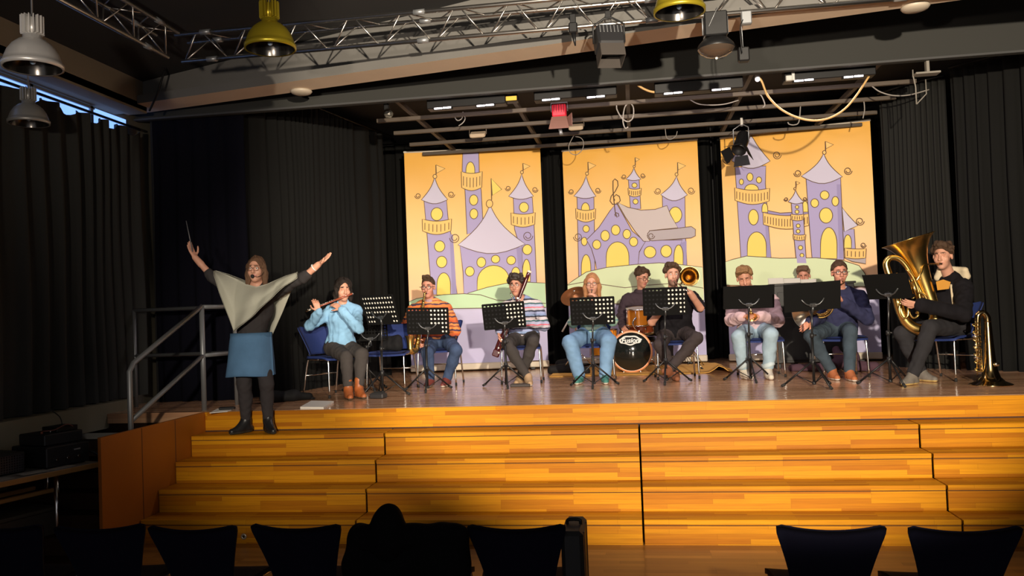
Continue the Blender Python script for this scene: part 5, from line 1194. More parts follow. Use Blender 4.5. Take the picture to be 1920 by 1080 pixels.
S = SDF(.007); nk_ = I['neck']; 
for a in np.linspace(.15, PI-.15, 9): S.cap(nk_+V(.135*math.cos(a)*.95+.03, .01+.11*math.sin(a), .065+.02*math.sin(a)), nk_+V(.15*math.cos(a)*.95+.035, .03+.14*math.sin(a), .005), .036, .044, .03)
S.mesh('hood_lining', HC, tu, org, .004, 25, 5)
m = MB(); m.tube([q-org for q in spline([nk_+V(-.06, -.16, -.08), nk_+V(-.065, -.19, -.2), nk_+V(-.06, -.20, -.3)], 5)], .012, 8); m.build('drawstring', HC, tu)
m = MB(); c0 = P(1769, 533, 1.30)-org; m.prism([(-.07, .03), (.0, .05), (.07, .02), (.05, -.05), (-.06, -.06)], c0, unit(V(.83, -.56, 0)), V(0, 0, 1), .006); m.build('printed_patch', mat('orange_print', srgb(186, 130, 40), .7), tu)
# ---------------------------------------------------------------- instruments
def rel(pts, o): return [V(q)-o for q in pts]
# flute
L = INFO[1]['mouth']; E0 = P(573, 584, 1.02); d = unit(L-E0); end = L+d*.085; o = E0
t = thing('flute', 'wooden flute with silver ends held sideways at the lips of the blue-shirted woman', 'flute', o)
FLW = mat('rosewood_flute', srgb(150, 76, 52), .3, coat=.4)
n = np.linalg.norm(end-E0)
MB().cyl(d*.11, d*(n-.19), .0105, n=12).build('body', FLW, t); MB().cyl(d*(n-.20), d*n, .0122, n=12).build('head_joint', FLW, t)
MB().cyl((0, 0, 0), d*.115, .0100, n=12).build('foot_joint', mat('flute_gold', (.7, .52, .32), .2, 1), t)
m = MB(); m.sph(L-o-V(0, 0, -.006), (.016, .012, .007), 0, 12); m.cyl(d*n, d*(n+.012), .0125); m.build('lip_plate', SILV, t)
m = MB()
for k in range(13): c = d*(.03+.026*k)+V(0, -.006, .011); m.cyl(c, c+V(0, -.003, .006), .0075, n=10)
m.cyl(d*.02+V(0, -.012, .006), d*(n-.22)+V(0, -.012, .006), .0025, n=6); m.build('keywork', SILV, t)
# saxophone
L = INFO[2]['mouth']; o = L
t = thing('saxophone', 'golden saxophone hanging to the side of the man in the striped jacket', 'saxophone', o)
bt = P(782, 650, 2.10); nk_ = L+V(.0, -.115, -.035)
m = MB(); m.tube(spline(rel([L+V(0, -.01, 0), L+V(0, -.055, .012), L+V(0, -.095, .002), nk_, nk_+(bt-nk_)*.12], o), 6), [.009, .010, .012, .013, .014], 12); m.build('neck', BRASS, t)
m = MB(); m.tube(rel([L+V(0, .012, -.002), L+V(0, -.04, .008)], o), [.008, .0135], 12); m.build('mouthpiece', BLKP, t)
a_ = nk_+(bt-nk_)*.10; dn = unit(bt-a_); bow = [a_, lerp(a_, bt, .5), bt, bt+dn*.05+V(-.015, -.03, 0), bt+dn*.055+V(-.04, -.075, 0), bt+dn*.01+V(-.055, -.105, .0)]
m = MB(); m.tube(spline(rel(bow, o), 8), [.015, .024, .034, .037, .038, .038], 16); m.build('body', BRASS, t)
b0 = bow[-1]; bd = unit(-dn+V(-.12, -.22, 0))
m = MB(); m.lathe([(.037, -.012), (.040, .05), (.046, .10), (.058, .135), (.066, .148), (.067, .152), (.058, .14), (.042, .1), (.034, .02), (0, .02)], b0-o, bd, 28); m.build('bell', BRASS, t)
m = MB()
for k in range(9):
    c = lerp(a_, bt, .2+.09*k)-o; s_ = unit(np.cross(dn, V(.3, -1, 0))); w_ = V(.2, -.95, -.2); r = .013+.0012*k; c = c+w_*(.018+.0022*k)
    m.lathe([(0, .006), (r*.6, .006), (r, .003), (r, 0), (0, 0)], c, w_, 12)
m.tube(rel([lerp(a_, bt, .1)+V(.025, -.02, 0), lerp(a_, bt, .98)+V(.04, -.03, 0)], o), .003, 6); m.tube(rel([lerp(a_, bt, .1)+V(-.025, -.02, 0), lerp(a_, bt, .98)+V(-.04, -.03, 0)], o), .003, 6); m.build('keywork', mat('brass_dark', (.55, .34, .08), .22, 1.0), t)
m = MB(); m.tube(spline(rel([INFO[2]['g'](-.07, -.02, -.17), lerp(L, a_, .5)+V(-.04, .02, -.07), a_+dn*.1], o), 6), .006, 6); m.build('neck_strap', BLK, t)
# bassoon
L = INFO[3]['mouth']; T_ = P(993, 508, 2.30); Bt = P(931, 669, 2.24); o = Bt; d = unit(T_-Bt); n = np.linalg.norm(T_-Bt); sd = unit(np.cross(d, V(0, -1, 0)))
MAR = mat('maroon_bassoon_wood', srgb(66, 16, 22), .22, coat=.6)
t = thing('bassoon', 'dark maroon bassoon slanting up past the head of the curly-haired man', 'bassoon', o)
MB().lathe([(0, .0), (.020, .0), (.021, .3*n), (.023, .7*n), (.0255, .86*n), (.0235, .9*n), (.026, n), (.016, n), (.013, n-.04), (0, n-.04)], ax=d, n=20).build('long_joint', MAR, t)
MB().lathe([(.0262, n-.022), (.0285, n-.018), (.0285, n+.003), (.0155, n+.003), (.0155, n-.01)], ax=d, n=20).build('bell_ring', mat('ivory_ring', (.78, .66, .52), .35), t)
MB().lathe([(0, .0), (.019, .0), (.018, .52*n), (.012, .56*n), (0, .56*n)], -sd*.042-V(0, .0, 0), d, 18).build('wing_joint', MAR, t)
m = MB(); m.box(d*.04-sd*.02, (.09, .052, .09), np.stack([sd, np.cross(d, sd), d], 1), b=.012); m.build('boot_cap', MAR, t)
m = MB()
for k in range(14): c = d*(.06+.055*k)+sd*.0-V(0, .026, 0); m.cyl(c+sd*.012*(-1)**k, c+sd*.012*(-1)**k-V(0, .008, 0), .011, n=10)
m.tube([d*.05-V(0, .028, 0)+sd*.018, d*.75*n-V(0, .028, 0)+sd*.018], .003, 6); m.build('keywork', SILV, t)
j = Bt+d*.55*n-sd*.042
m = MB(); m.tube(spline(rel([j, j+d*.08-V(0, .02, 0), lerp(j, L, .6)+V(-.02, -.10, .06), L+V(-.0, -.05, .01), L+V(0, -.015, 0)], o), 7), [.006, .006, .005, .0045, .004], 8); m.build('bocal', SILV, t)
m = MB(); m.sph(L-o+V(0, -.012, 0), (.006, .02, .003), 0, 10); m.build('reed', mat('reed', (.6, .42, .2), .6), t)
# trumpets
def trumpet(L, B, label, mt):
    d = unit(B-L); n = .50; o = L; s = unit(np.cross(d, V(0, 0, 1))); u = np.cross(s, d)
    t = thing('trumpet', label, 'trumpet', o)
    m = MB(); m.lathe([(.008, .0), (.0135, -.002), (.0135, .004), (.006, .02), (.0055, .075)], (0, 0, 0), d, 14); m.build('mouthpiece', SILV, t)
    m = MB(); m.lathe([(.007, .14), (.009, .25), (.012, .33), (.020, .41), (.034, .46), (.052, .488), (.0615, .498), (.0625, .501), (.060, .499), (.045, .475), (.03, .45), (.012, .35), (0, .35)], -u*.05, d, 32); m.build('bell', mt, t)
    m = MB(); m.tube([d*.07, d*.40], .006, 8); m.tube(spline([d*.40, d*.445-u*.012, d*.455-u*.03, d*.445-u*.05, d*.40-u*.06], 5), .0062, 8); m.tube(spline([d*.15-u*.05, d*.10-u*.045, d*.085-u*.025, d*.10-u*.01], 5), .0065, 8); m.tube([d*.40-u*.06, d*.28-u*.06], .0062, 8); m.build('tubing', mt, t)
    for k in range(3):
        m = MB(); c = d*(.22+.03*k)-u*.03; m.cyl(c-u*.055, c+u*.045, .0135); m.cyl(c+u*.045, c+u*.06, .008); m.cyl(c+u*.06, c+u*.068, .011); m.build('valve', mt, t)
    return t
L = INFO[4]['mouth']; trumpet(L, L+V(.0, -.72, -.60), 'silver trumpet at the lips of the long-haired woman, mostly hidden by the stand', SILV)
L = INFO[7]['mouth']; trumpet(L, P(1410, 590, 1.96), 'brass trumpet pointing down from the lips of the man in the pink shirt', BRASS)
# trombone
L = INFO[6]['mouth']; Bc = P(1293, 518, 2.12); o = Bc; fw = unit(V(.02, -1, .03))
t = thing('trombone', 'trombone with its bell facing the camera beside the bearded man', 'trombone', o)
m = MB(); m.lathe([(.113, .002), (.116, .0), (.114, -.004), (.085, -.022), (.058, -.06), (.040, -.12), (.026, -.22), (.018, -.34), (.012, -.55)], (0, 0, 0), fw, 40); m.build('bell_outside', mat('bell_dark_lacquer', (.10, .075, .05), .2, .9), t)
m = MB(); m.lathe([(.113, .003), (.083, -.018), (.056, -.056), (.038, -.118), (.024, -.22), (0, -.24)], (0, 0, 0), fw, 40); m.build('bell_inside', mat('bell_inside_brass', (.30, .18, .05), .24, 1.0), t)
m = MB(); m.tube([V(.1145*math.cos(a), .002, .1145*math.sin(a)) for a in np.linspace(0, 2*PI, 41)[:-1]], .0035, 8, closed=True); m.build('rim', BRASS, t)
bk = -fw*.55; sl = L-o
m = MB(); m.tube(spline([bk, bk-fw*.05, bk-fw*.06+V(-.04, 0, -.03), bk+V(-.08, 0, -.055), bk+fw*.15+V(-.09, .0, -.06)], 6), .008, 8); m.build('tuning_slide', BRASS, t)
sd = unit(V(.12, -.97, -.18)); off = V(.06, 0, -.045)
m = MB(); m.tube([sl+sd*.06, sl+sd*.58], .0065, 8); m.tube([sl+off+sd*.02, sl+off+sd*.58], .0065, 8); m.tube(spline([sl+sd*.58, sl+sd*.615+off*.2, sl+sd*.615+off*.8, sl+off+sd*.58], 5), .0065, 8)
for q in (.10, .22): m.tube([sl+sd*q, sl+off+sd*q], .005, 6)
m.tube([sl+off+sd*.05, V(.0, .14, -.02)], .005, 6); m.tube(spline([bk+fw*.15+V(-.09, .0, -.06), sl+off+V(.02, .2, 0), sl+off+sd*.02], 5), .007, 8); m.build('slide', SILV, t)
m = MB(); m.lathe([(.010, .0), (.0165, -.002), (.0165, .005), (.008, .03), (.007, .07)], sl, sd, 14); m.build('mouthpiece', SILV, t)
# French horn
L = INFO[9]['mouth']; C_ = P(1537, 572, 1.92); o = C_
t = thing('french_horn', 'brass and silver French horn in the lap of the man in the navy jumper', 'French horn', o)
hu, hw = unit(V(.95, -.25, -.15)), unit(V(.12, -.15, .98))
m = MB()
for r, k in ((.145, 0), (.125, .018), (.105, -.015)): m.tube([hu*r*math.cos(a)+hw*r*math.sin(a)+V(0, k, 0) for a in np.linspace(0, 2*PI, 33)[:-1]], .0095, 10, closed=True)
m.build('coil', BRASS, t)
bc = P(1503, 592, 1.84)-o; ax = unit(V(-.80, -.45, -.25))
m = MB(); m.lathe([(.012, -.30), (.02, -.24), (.035, -.17), (.06, -.10), (.10, -.045), (.14, -.008), (.152, .0), (.153, .003), (.147, .0), (.10, -.036), (.055, -.095), (.03, -.16), (0, -.2)], bc, ax, 40); m.build('bell', mat('nickel_bell', (.70, .60, .46), .30, 1.0), t)
m = MB(); m.tube(spline([L-o, L-o+V(-.01, -.10, -.05), lerp(L-o, hw*.14, .6)+V(0, -.09, 0), hw*.14+hu*.05], 7), [.005, .005, .006, .007], 8); m.build('leadpipe', BRASS, t)
m = MB(); m.lathe([(.009, .0), (.012, -.002), (.012, .004), (.005, .035), (.0045, .06)], L-o, unit(V(-.05, -.9, -.4)), 12); m.build('mouthpiece', SILV, t)
for k in range(3):
    m = MB(); c = hu*(-.04+.045*k)+V(0, -.02, 0); m.cyl(c-V(0, .025, 0), c+V(0, .03, 0), .02, n=16); m.build('rotary_valve', SILV, t)
# tuba
L = INFO[10]['mouth']; o = P(1730, 617, 1.34)
t = thing('tuba', 'large shining brass tuba with a wide bell held by the man in the hooded jacket', 'tuba', o)
rim, thr = P(1702, 450, 1.42), P(1746, 566, 1.38); ax = unit(rim-thr+V(0, -.02, 0)); n = np.linalg.norm(rim-thr)
prof = [(.066, 0), (.072, .15*n), (.082, .35*n), (.10, .55*n), (.125, .70*n), (.16, .83*n), (.205, .93*n), (.25, .985*n), (.268, n), (.270, n+.004), (.264, n+.002), (.245, .978*n), (.2, .92*n), (.15, .81*n), (.115, .68*n), (.08, .4*n), (.05, .15*n), (0, .1*n)]
MB().lathe(prof, thr-o, ax, 48).build('bell', BRASS, t)
bow = [(1746, 566), (1754, 590), (1751, 607), (1738, 617), (1720, 617), (1702, 606), (1689, 584), (1680, 556), (1672, 528)]
MB().tube(spline(rel([P(x, y, 1.38-.05*min(1, i/4)) for i, (x, y) in enumerate(bow)], o), 8), [.066, .066, .064, .062, .060, .055, .050, .045, .040], 20).build('bottom_bow', BRASS, t)
up_ = [(1672, 528), (1664, 506), (1662, 493), (1669, 484), (1682, 484), (1695, 494), (1707, 512), (1720, 535), (1733, 560)]
MB().tube(spline(rel([P(x, y, 1.33-.0*i) for i, (x, y) in enumerate(up_)], o), 8), [.040, .036, .033, .031, .029, .027, .025, .022, .020], 14).build('upper_branch', BRASS, t)
for k in range(4):
    c = P(1687+9.5*k, 532+3.5*k, 1.24)-o; u_ = unit(V(-.30, -.2, .93)); m = MB(); m.cyl(c-u_*.11, c+u_*.08, .0165, n=14); m.cyl(c-u_*.12, c-u_*.11, .019, n=14); m.cyl(c+u_*.08, c+u_*.11, .006); m.cyl(c+u_*.11, c+u_*.117, .013); m.build('valve', BRASS, t)
for k, pts in enumerate([[(1690, 560), (1686, 582), (1693, 596), (1702, 592), (1703, 572)], [(1703, 566), (1705, 585), (1713, 596), (1722, 590), (1720, 570)], [(1716, 548), (1732, 552), (1738, 566), (1730, 576), (1716, 572)], [(1682, 520), (1676, 532), (1680, 545), (1690, 548)], [(1700, 505), (1712, 520), (1722, 545), (1726, 575), (1718, 588)]]):
    m = MB(); m.tube(spline(rel([P(x, y, 1.25+.012*k) for x, y in pts], o), 6), .0115, 10); m.build('valve_slide', BRASS, t)
m = MB(); m.tube(spline(rel([L+V(-.01, -.01, 0), L+V(-.06, -.06, -.005), P(1734, 497, 1.30), P(1727, 512, 1.24), P(1718, 527, 1.24)], o), 7), [.008, .008, .009, .010, .011], 10); m.build('leadpipe', BRASS, t)
m = MB(); m.lathe([(.012, .0), (.021, -.003), (.021, .006), (.012, .03), (.008, .06)], L-o+V(.006, .008, 0), unit(V(-.65, -.7, -.05)), 16); m.build('mouthpiece', SILV, t)
# brass horn standing on its bell
o = V(P(1858, 721, .92)[0], .92, 0)
t = thing('brass_horn', 'upright brass horn standing on its bell at the right end of the stage', 'horn', o)
DB = mat('dark_brass', (.50, .36, .17), .15, 1.0)
m = MB(); m.lathe([(.195, .002), (.198, .006), (.190, .012), (.13, .04), (.09, .09), (.068, .17), (.055, .30), (.046, .45), (.038, .62), (.034, .72)], n=40); m.build('bell', DB, t)
m = MB(); m.tube(spline([(0, 0, .72), (-.005, 0, .78), (-.035, 0, .83), (-.075, 0, .815), (-.09, 0, .76), (-.095, 0, .55), (-.085, 0, .22), (-.06, 0, .15)], 7), [.034, .034, .032, .031, .029, .025, .018, .015], 14); m.build('top_bow', DB, t)
for k in range(3):
    m = MB(); m.cyl((-.125-.0*k, -.03-.0*k, .27+.12*k), (-.125, -.03, .36+.12*k), .018); m.cyl((-.16, -.04, .32+.12*k), (-.09, -.04, .32+.12*k), .010); m.build('valve', SILV, t)
m = MB()
for k in range(7): c = V(-.115, -.045, .16+.085*k); m.tube(spline([c+V(.03, 0, 0), c+V(-.02, -.02, .01), c+V(-.045, -.01, .03), c+V(.02, 0, .05)], 4), .0065, 8)
m.tube([(-.14, -.05, .12), (-.13, -.05, .74)], .004, 6); m.build('tubing', BRASS, t)
m = MB(); m.lathe([(.0, .0), (.022, .0), (.026, -.008), (.024, -.02), (.012, -.035)], (.045, -.07, .24), (.3, -.9, 0), 18); m.build('mouthpiece', SILV, t)
t.scale = (1, 1, .86)
# ---------------------------------------------------------------- drum kit
AMB = mat('amber_lacquer', srgb(232, 146, 40), .22, coat=.5, noise=.1, nscale=4); HOOP = mat('wood_hoop', srgb(214, 140, 92), .3, coat=.3); HEAD = mat('drum_head_black', (.010, .012, .011), .10, coat=.6); HEADW = mat('drum_head_white', (.62, .58, .52), .5)
c = P(1184, 662, 3.52); o = V(c[0], c[1], 0); R_ = .283; zc = R_+.012
t = thing('bass_drum', 'bass drum with glossy black front head and silver badge, facing the audience', 'drum', o)
MB().lathe([(R_-.012, .03), (R_-.012, .40)], (0, 0, zc), (0, 1, 0), 56).build('shell', AMB, t)
m = MB(); m.lathe([(R_-.022, .0), (R_+.004, -.004), (R_+.006, .035), (R_-.01, .04)], (0, 0, zc), (0, 1, 0), 56); m.build('hoop', HOOP, t); m = MB(); m.lathe([(R_-.01, .38), (R_+.006, .385), (R_+.004, .43), (R_-.02, .43)], (0, 0, zc), (0, 1, 0), 56); m.build('hoop', HOOP, t)
MB().lathe([(0, .002), (R_-.02, .002), (R_-.018, .008)], (0, 0, zc), (0, 1, 0), 56).build('front_head', HEAD, t)
m = MB(); m.lathe([(R_-.018, .41), (0, .41)], (0, 0, zc), (0, 1, 0), 40); m.build('rear_head', HEADW, t)
for k in range(8):
    a = 2*PI*k/8+.39; e = V(math.cos(a), 0, math.sin(a)); m = MB(); m.box(V(0, .02, zc)+e*(R_+.012), (.03, .06, .02), roty(-a), b=.004); m.cyl(V(0, .05, zc)+e*(R_+.012), V(0, .16, zc)+e*(R_+.012), .004); m.build('claw', CHR, t)
for s_ in (-1, 1):
    m = MB(); m.cyl((s_*.25, .12, zc-.1), (s_*.40, -.04, .012), .009); m.sph((s_*.40, -.04, .014), .014, 1, 10); m.build('spur', [CHR, RUB], t)
# silver badge with lettering
bz = zc+.155; bw, bh = .150, .060; pts = []
for a in np.linspace(0, 2*PI, 61)[:-1]: k = 1+.10*abs(math.cos(2*a+.0))**3-.0; pts.append((bw*math.cos(a)*(1+.0*k), bh*math.sin(a)*k+.006*math.cos(6*a)))
SB = mat('badge_silver', (.62, .62, .58), .45)
m = MB(); m.prism(pts, (-.01, -.0035, bz), (1, 0, 0), (0, 0, 1), .003); m.prism([(x*.84, y*.72) for x, y in pts], (-.01, -.0055, bz), (1, 0, 0), (0, 0, 1), .003, m=1); bd = m.build('badge', [SB, HEAD], t)
me = textmesh('Fusion', .092, .0015, .0022, .25); me.materials.append(mat('badge_letters', (.75, .75, .71), .5)); ob = bpy.data.objects.new('lettering', me); SC.collection.objects.link(ob); ob.parent = bd; ob.location = (-.012, -.0095, bz-.004); ob.rotation_euler = (PI/2, 0, 0)
for k, (x, y) in enumerate(((-.165, -.0), (.145, 0))): pass
def drum(label, c, r, h, tilt, lugs, shell, stand=None, name='tom_drum'):
    o = V(c[0], c[1], 0 if stand == 'legs' else c[2]); t = thing(name, label, 'drum', o); R = rotx(tilt); ax = R@V(0, 0, 1); z0 = V(0, 0, c[2]) if stand == 'legs' else V(0, 0, 0)
    MB().lathe([(r-.008, -h/2), (r-.008, h/2)], z0, ax, 40).build('shell', shell, t)
    for s_ in (-1, 1): m = MB(); m.lathe([(r-.004, s_*h/2-.008), (r+.006, s_*h/2-.008), (r+.006, s_*h/2+.010), (r-.004, s_*h/2+.010)], z0, ax, 40); m.build('hoop', CHR, t)
    m = MB(); MB().lathe([(0, h/2+.002), (r-.002, h/2+.002)], z0, ax, 40).build('batter_head', HEADW, t); m = MB(); m.lathe([(r-.002, -h/2-.002), (0, -h/2-.002)], z0, ax, 40); m.build('bottom_head', HEADW, t)
    for k in range(lugs):
        a = 2*PI*k/lugs+.3; e = R@V(math.cos(a), math.sin(a), 0); m = MB(); m.cyl(z0+e*(r+.006)-ax*h*.5, z0+e*(r+.006)+ax*h*.5, .0035, n=6); m.sph(z0+e*(r+.004), (.012, .012, .022), 0, 10); m.build('lug', CHR, t)
    if stand == 'legs':
        for k in range(3):
            a = 2*PI*k/3+.5; e = V(math.cos(a), math.sin(a), 0); m = MB(); m.cyl(e*(r+.014)+V(0, 0, c[2]+.02), e*(r+.02)+V(0, 0, .01), .006); m.sph(e*(r+.02)+V(0, 0, .013), .013, 0, 8); m.build('leg', CHR, t)
    return t
tt = drum('amber tom mounted above the bass drum', P(1197, 593, 3.74), .162, .225, .16, 6, AMB)
m = MB(); m.tube(spline([(-.05, -.16, -.02), (-.08, -.175, -.10), (-.03, -.14, -.2), (0, -.05, -.225)], 5), .011, 8); m.build('mount_arm', CHR, tt)
drum('low wooden snare drum below the mounted tom', P(1203, 615, 4.02), .178, .13, .06, 8, mat('red_wood_shell', srgb(190, 98, 52), .25, coat=.4), None, 'snare_drum')
drum('amber floor tom half hidden behind the long-haired woman', P(1132, 642, 4.02), .20, .36, .0, 6, AMB, 'legs', 'floor_tom')
# snare stand
q = P(1203, 615, 4.02); t = thing('snare_stand', 'chrome tripod stand holding the snare drum', 'stand', V(q[0], q[1], 0))
m = MB(); m.cyl((0, 0, .12), (0, 0, q[2]-.10), .011); m.build('tube', CHR, t)
for k in range(3):
    a = 2*PI*k/3+.2; e = V(math.cos(a), math.sin(a), 0); m = MB(); m.tube([V(0, 0, .28), e*.26+V(0, 0, .012)], .008, 6); m.build('leg', CHR, t); m = MB(); m.tube([V(0, 0, q[2]-.12), e*.16+V(0, 0, q[2]-.085)], .007, 6); m.build('basket_arm', CHR, t)
def cymbal(label, c, r, tilt, group='cymbals of the drum kit', m_=None):
    t = thing('cymbal_stand', label, 'cymbal', V(c[0], c[1], 0), 0, group); R = rotx(tilt)@roty(-.18)
    m = MB(); m.lathe([(r, -.012), (r*.6, .0), (.055, .012), (.045, .03), (.0, .04), (.0, .037), (.043, .027), (.053, .009), (r*.6, -.003), (r, -.0135)], (0, 0, 0), (0, 0, 1), 48); m.v = [tuple(R@V(*q)+V(0, 0, c[2])) for q in m.v]; m.build('cymbal', mat('bronze_cymbal', (.40, .17, .07), .42, .8, noise=.15, nscale=30), t)
    m = MB(); m.cyl((0, 0, .1), (0, 0, .55), .0125); m.cyl((0, 0, .5), (0, 0, c[2]+.05), .009); m.cyl((0, 0, c[2]+.05), (0, 0, c[2]+.075), .014); m.build('tube', CHR, t)
    for k in range(3):
        a = 2*PI*k/3+.4; e = V(math.cos(a), math.sin(a), 0); m = MB(); m.tube([V(0, 0, .34), e*.32+V(0, 0, .014)], .009, 6); m.sph(e*.32+V(0, 0, .014), .0135, 1, 8); m.build('leg', [CHR, RUB], t)
    return t
cymbal('bronze cymbal on a stand left of the long-haired woman', P(1077, 554, 3.62), .20, .72)
q = P(1330, 640, 4.25)
t = thing('drum_throne', 'round stool under the drummer', 'stool', V(.12, 4.36, 0))
MB().lathe([(0, .46), (.16, .46), (.175, .44), (.175, .40), (.16, .385), (0, .385)], n=32).build('seat', BLK, t); m = MB(); m.cyl((0, 0, .12), (0, 0, .39), .014); m.build('post', CHR, t)
for k in range(3):
    a = 2*PI*k/3+.2; e = V(math.cos(a), math.sin(a), 0); m = MB(); m.tube([V(0, 0, .26), e*.26+V(0, 0, .013)], .010, 6); m.build('leg', CHR, t)
q = PZ(1297, 690, 0)
t = thing('low_tripod', 'small low chrome tripod stand behind the trombone player, on the yellow rug', 'stand', (q[0], 4.05, 0))
m = MB(); m.cyl((0, 0, .1), (0, 0, .62), .009); m.build('tube', CHR, t)
for k in range(3):
    a = 2*PI*k/3+.9; e = V(math.cos(a), math.sin(a), 0); m = MB(); m.tube([V(0, 0, .30), e*.30+V(0, 0, .012)], .007, 6); f_ = m.build('leg', CHR, t); m = MB(); m.cyl(e*.28+V(0, 0, .03), e*.33+V(0, 0, .012), .012); m.build('rubber_foot', RUB, f_)
b = MB(); p0, p1 = P(1054, 622, 3.55), P(1067, 599, 3.58); b.cyl((0, 0, 0), p1-p0, .012, .010); tag(b.build('white_stick', mat('white_stick', (.7, .66, .6), .5), None, tuple(p0)), 'white stick fixed slanting on the cymbal stand', 'drumstick')
# ---------------------------------------------------------------- piano
xl, xr = P(1449, 610, 3.62)[0], P(1606, 610, 3.62)[0]; zt = P(1485, 532, 3.62)[2]; w = xr-xl
PNO = mat('piano_black', (.009, .008, .008), .4, spec=.3)
t = thing('upright_piano', 'black upright piano seen from behind, between the pink-shirted man and the horn player', 'piano', ((xl+xr)/2, 3.62, 0))
MB().box((0, .17, zt/2+.03), (w, .32, zt-.08), b=.008).build('case', PNO, t); MB().box((0, .18, zt-.01), (w+.04, .38, .03), b=.006).build('lid', PNO, t)
m = MB(); m.box((0, .44, .70), (w, .24, .10), b=.008); m.build('keybed', PNO, t); m = MB(); m.box((0, .46, .757), (w-.1, .15, .016), b=.002); m.build('keyboard', mat('piano_keys', (.75, .72, .66), .3), t)
m = MB(); 
for s_ in (-1, 1): m.box((s_*(w/2-.05), .3, .035), (.07, .62, .07), b=.008)
m.box((0, .004, zt*.5), (w-.16, .012, zt-.22), b=.004); m.build('back_frame', BLK, t)
m = MB(); m.box((-.0, .003, zt*.60), (w*.96, .012, .012), b=.003); m.build('back_rail', mat('piano_rail', (.04, .036, .034), .4), t)
def flat(name, label, cat, quad, Z, th, m, grp=None):
    q = [V(*k) for k in quad]; o = sum(q)/len(q); o[2] = Z; b = MB(); vs = [(k[0]-o[0], k[1]-o[1], 0) for k in q]+[(k[0]-o[0], k[1]-o[1], th) for k in q]; n = len(q)
    b.add(vs, [tuple(range(n))[::-1], tuple(range(n, 2*n))]+[(i, (i+1) % n, n+(i+1) % n, n+i) for i in range(n)]); ob = b.build(name, m, None, tuple(o)); return tag(ob, label, cat, grp)
def book(label, px, py, Y, w, h, lean, col, name='music_book', yaw=0):
    c = P(px, py, Y); t = thing(name, label, 'book', (c[0], c[1], zt+.006), yaw)
    b = MB(); b.box((0, .0, h/2), (w, .012, h), b=.001); b.v = [tuple(rotx(lean)@V(*q)) for q in b.v]; b.build('cover', col, t)
    b = MB(); b.box((0, -.008, h/2), (w-.008, .006, h-.01), b=.001); b.v = [tuple(rotx(lean)@V(*q)) for q in b.v]; b.build('pages', SHT, t)
SHT = mat('sheet_grey', (.50, .48, .43), .8)
book('open white music book standing on the piano in front of the pianist', 1512, 530, 3.80, .26, .05, -.2, SHT)
book('white sheet leaning at the left end of the piano top', 1455, 530, 3.72, .20, .085, -.3, SHT, 'sheet_paper')
book('dark folder standing on the piano between the two white sheets', 1484, 530, 3.76, .24, .075, -.25, mat('dark_folder', (.03, .03, .034), .6), 'music_folder')
# ---------------------------------------------------------------- things on the stage floor and in the hall
RUG = mat('yellow_rug', srgb(224, 170, 84), .9, noise=.15, nscale=14, bump=.4, bscale=120)
x0, x1 = PZ(1034, 704, 0)[0], PZ(1366, 697, 0)[0]; G = []
for i in range(41):
    u = i/40; row = []
    for j in range(15):
        v = j/14; x = lerp(x0, x1, u)+.05*math.sin(3*v+1)*u; y = lerp(3.22-.05*u, 4.75, v); lift = max(0, u-.86)/.14
        z = .008+.09*math.exp(-((u-.93)/.035)**2)*(.5+.5*math.sin(2.5*v+1.2))*1.0+.012*lift*math.sin(7*v); row.append((float(x), float(y), z))
    G.append(row)
o = V((x0+x1)/2, 4, 0); tag(MB().sheet(np.array(G)-o, .008).build('rug', RUG, None, tuple(o)), 'yellow rug under the drum kit with a rumpled right edge', 'rug')
def blob(name, label, cat, caps, m, wr=.008, wf=22, seed=3, vox=.008, cutz=None, part=None):
    c = np.mean([(V(a)+V(b))/2 for a, b, *_ in caps], 0); o = V(c[0], c[1], cutz if cutz is not None else c[2]); S = SDF(vox)
    for a, b, ra, rb in caps: S.cap(a, b, ra, rb, .05)
    if cutz is not None: S.plane((0, 0, cutz), (0, 0, -1))
    ob = S.mesh(name, m, None, o, wr, wf, seed); ob.location = tuple(o); return tag(ob, label, cat)
a_ = lambda x, y, z=.06: (lambda q: V(q[0], q[1], z))(PZ(x, y, 0))
blob('gig_bag', 'black gig bag lying on the floor left of the drum kit', 'bag', [(a_(1036, 701, .05), a_(1078, 699, .06), .07, .11), (a_(1050, 698, .11), a_(1080, 697, .14), .07, .08), (a_(1075, 700, .05), a_(1100, 702, .04), .09, .06)], mat('black_nylon', (.010, .010, .011), .75, spec=.2), .010, 16, 4, cutz=.003)
blob('jacket', 'plum-coloured jacket lying in a heap behind the horn player', 'jacket', [(a_(1486, 696, .04), a_(1560, 697, .05), .05, .07), (a_(1560, 695, .06), a_(1600, 693, .16), .08, .09), (a_(1600, 697, .05), a_(1640, 696, .05), .09, .06), (a_(1575, 692, .14), a_(1570, 690, .24), .07, .05)], cloth('plum_jacket', (.085, .045, .062)), .012, 20, 5, cutz=.003)
q = V(-2.98, 1.93, 0)
blob('shoulder_bag', 'black and grey bag lying on the empty blue chair', 'bag', [(q+V(-.08, .02, .54), q+V(.08, .02, .54), .06, .075), (q+V(-.02, .06, .60), q+V(.09, .05, .62), .06, .055)], mat('bag_black', (.009, .009, .010), .8, spec=.15), .006, 24, 6, cutz=.476)
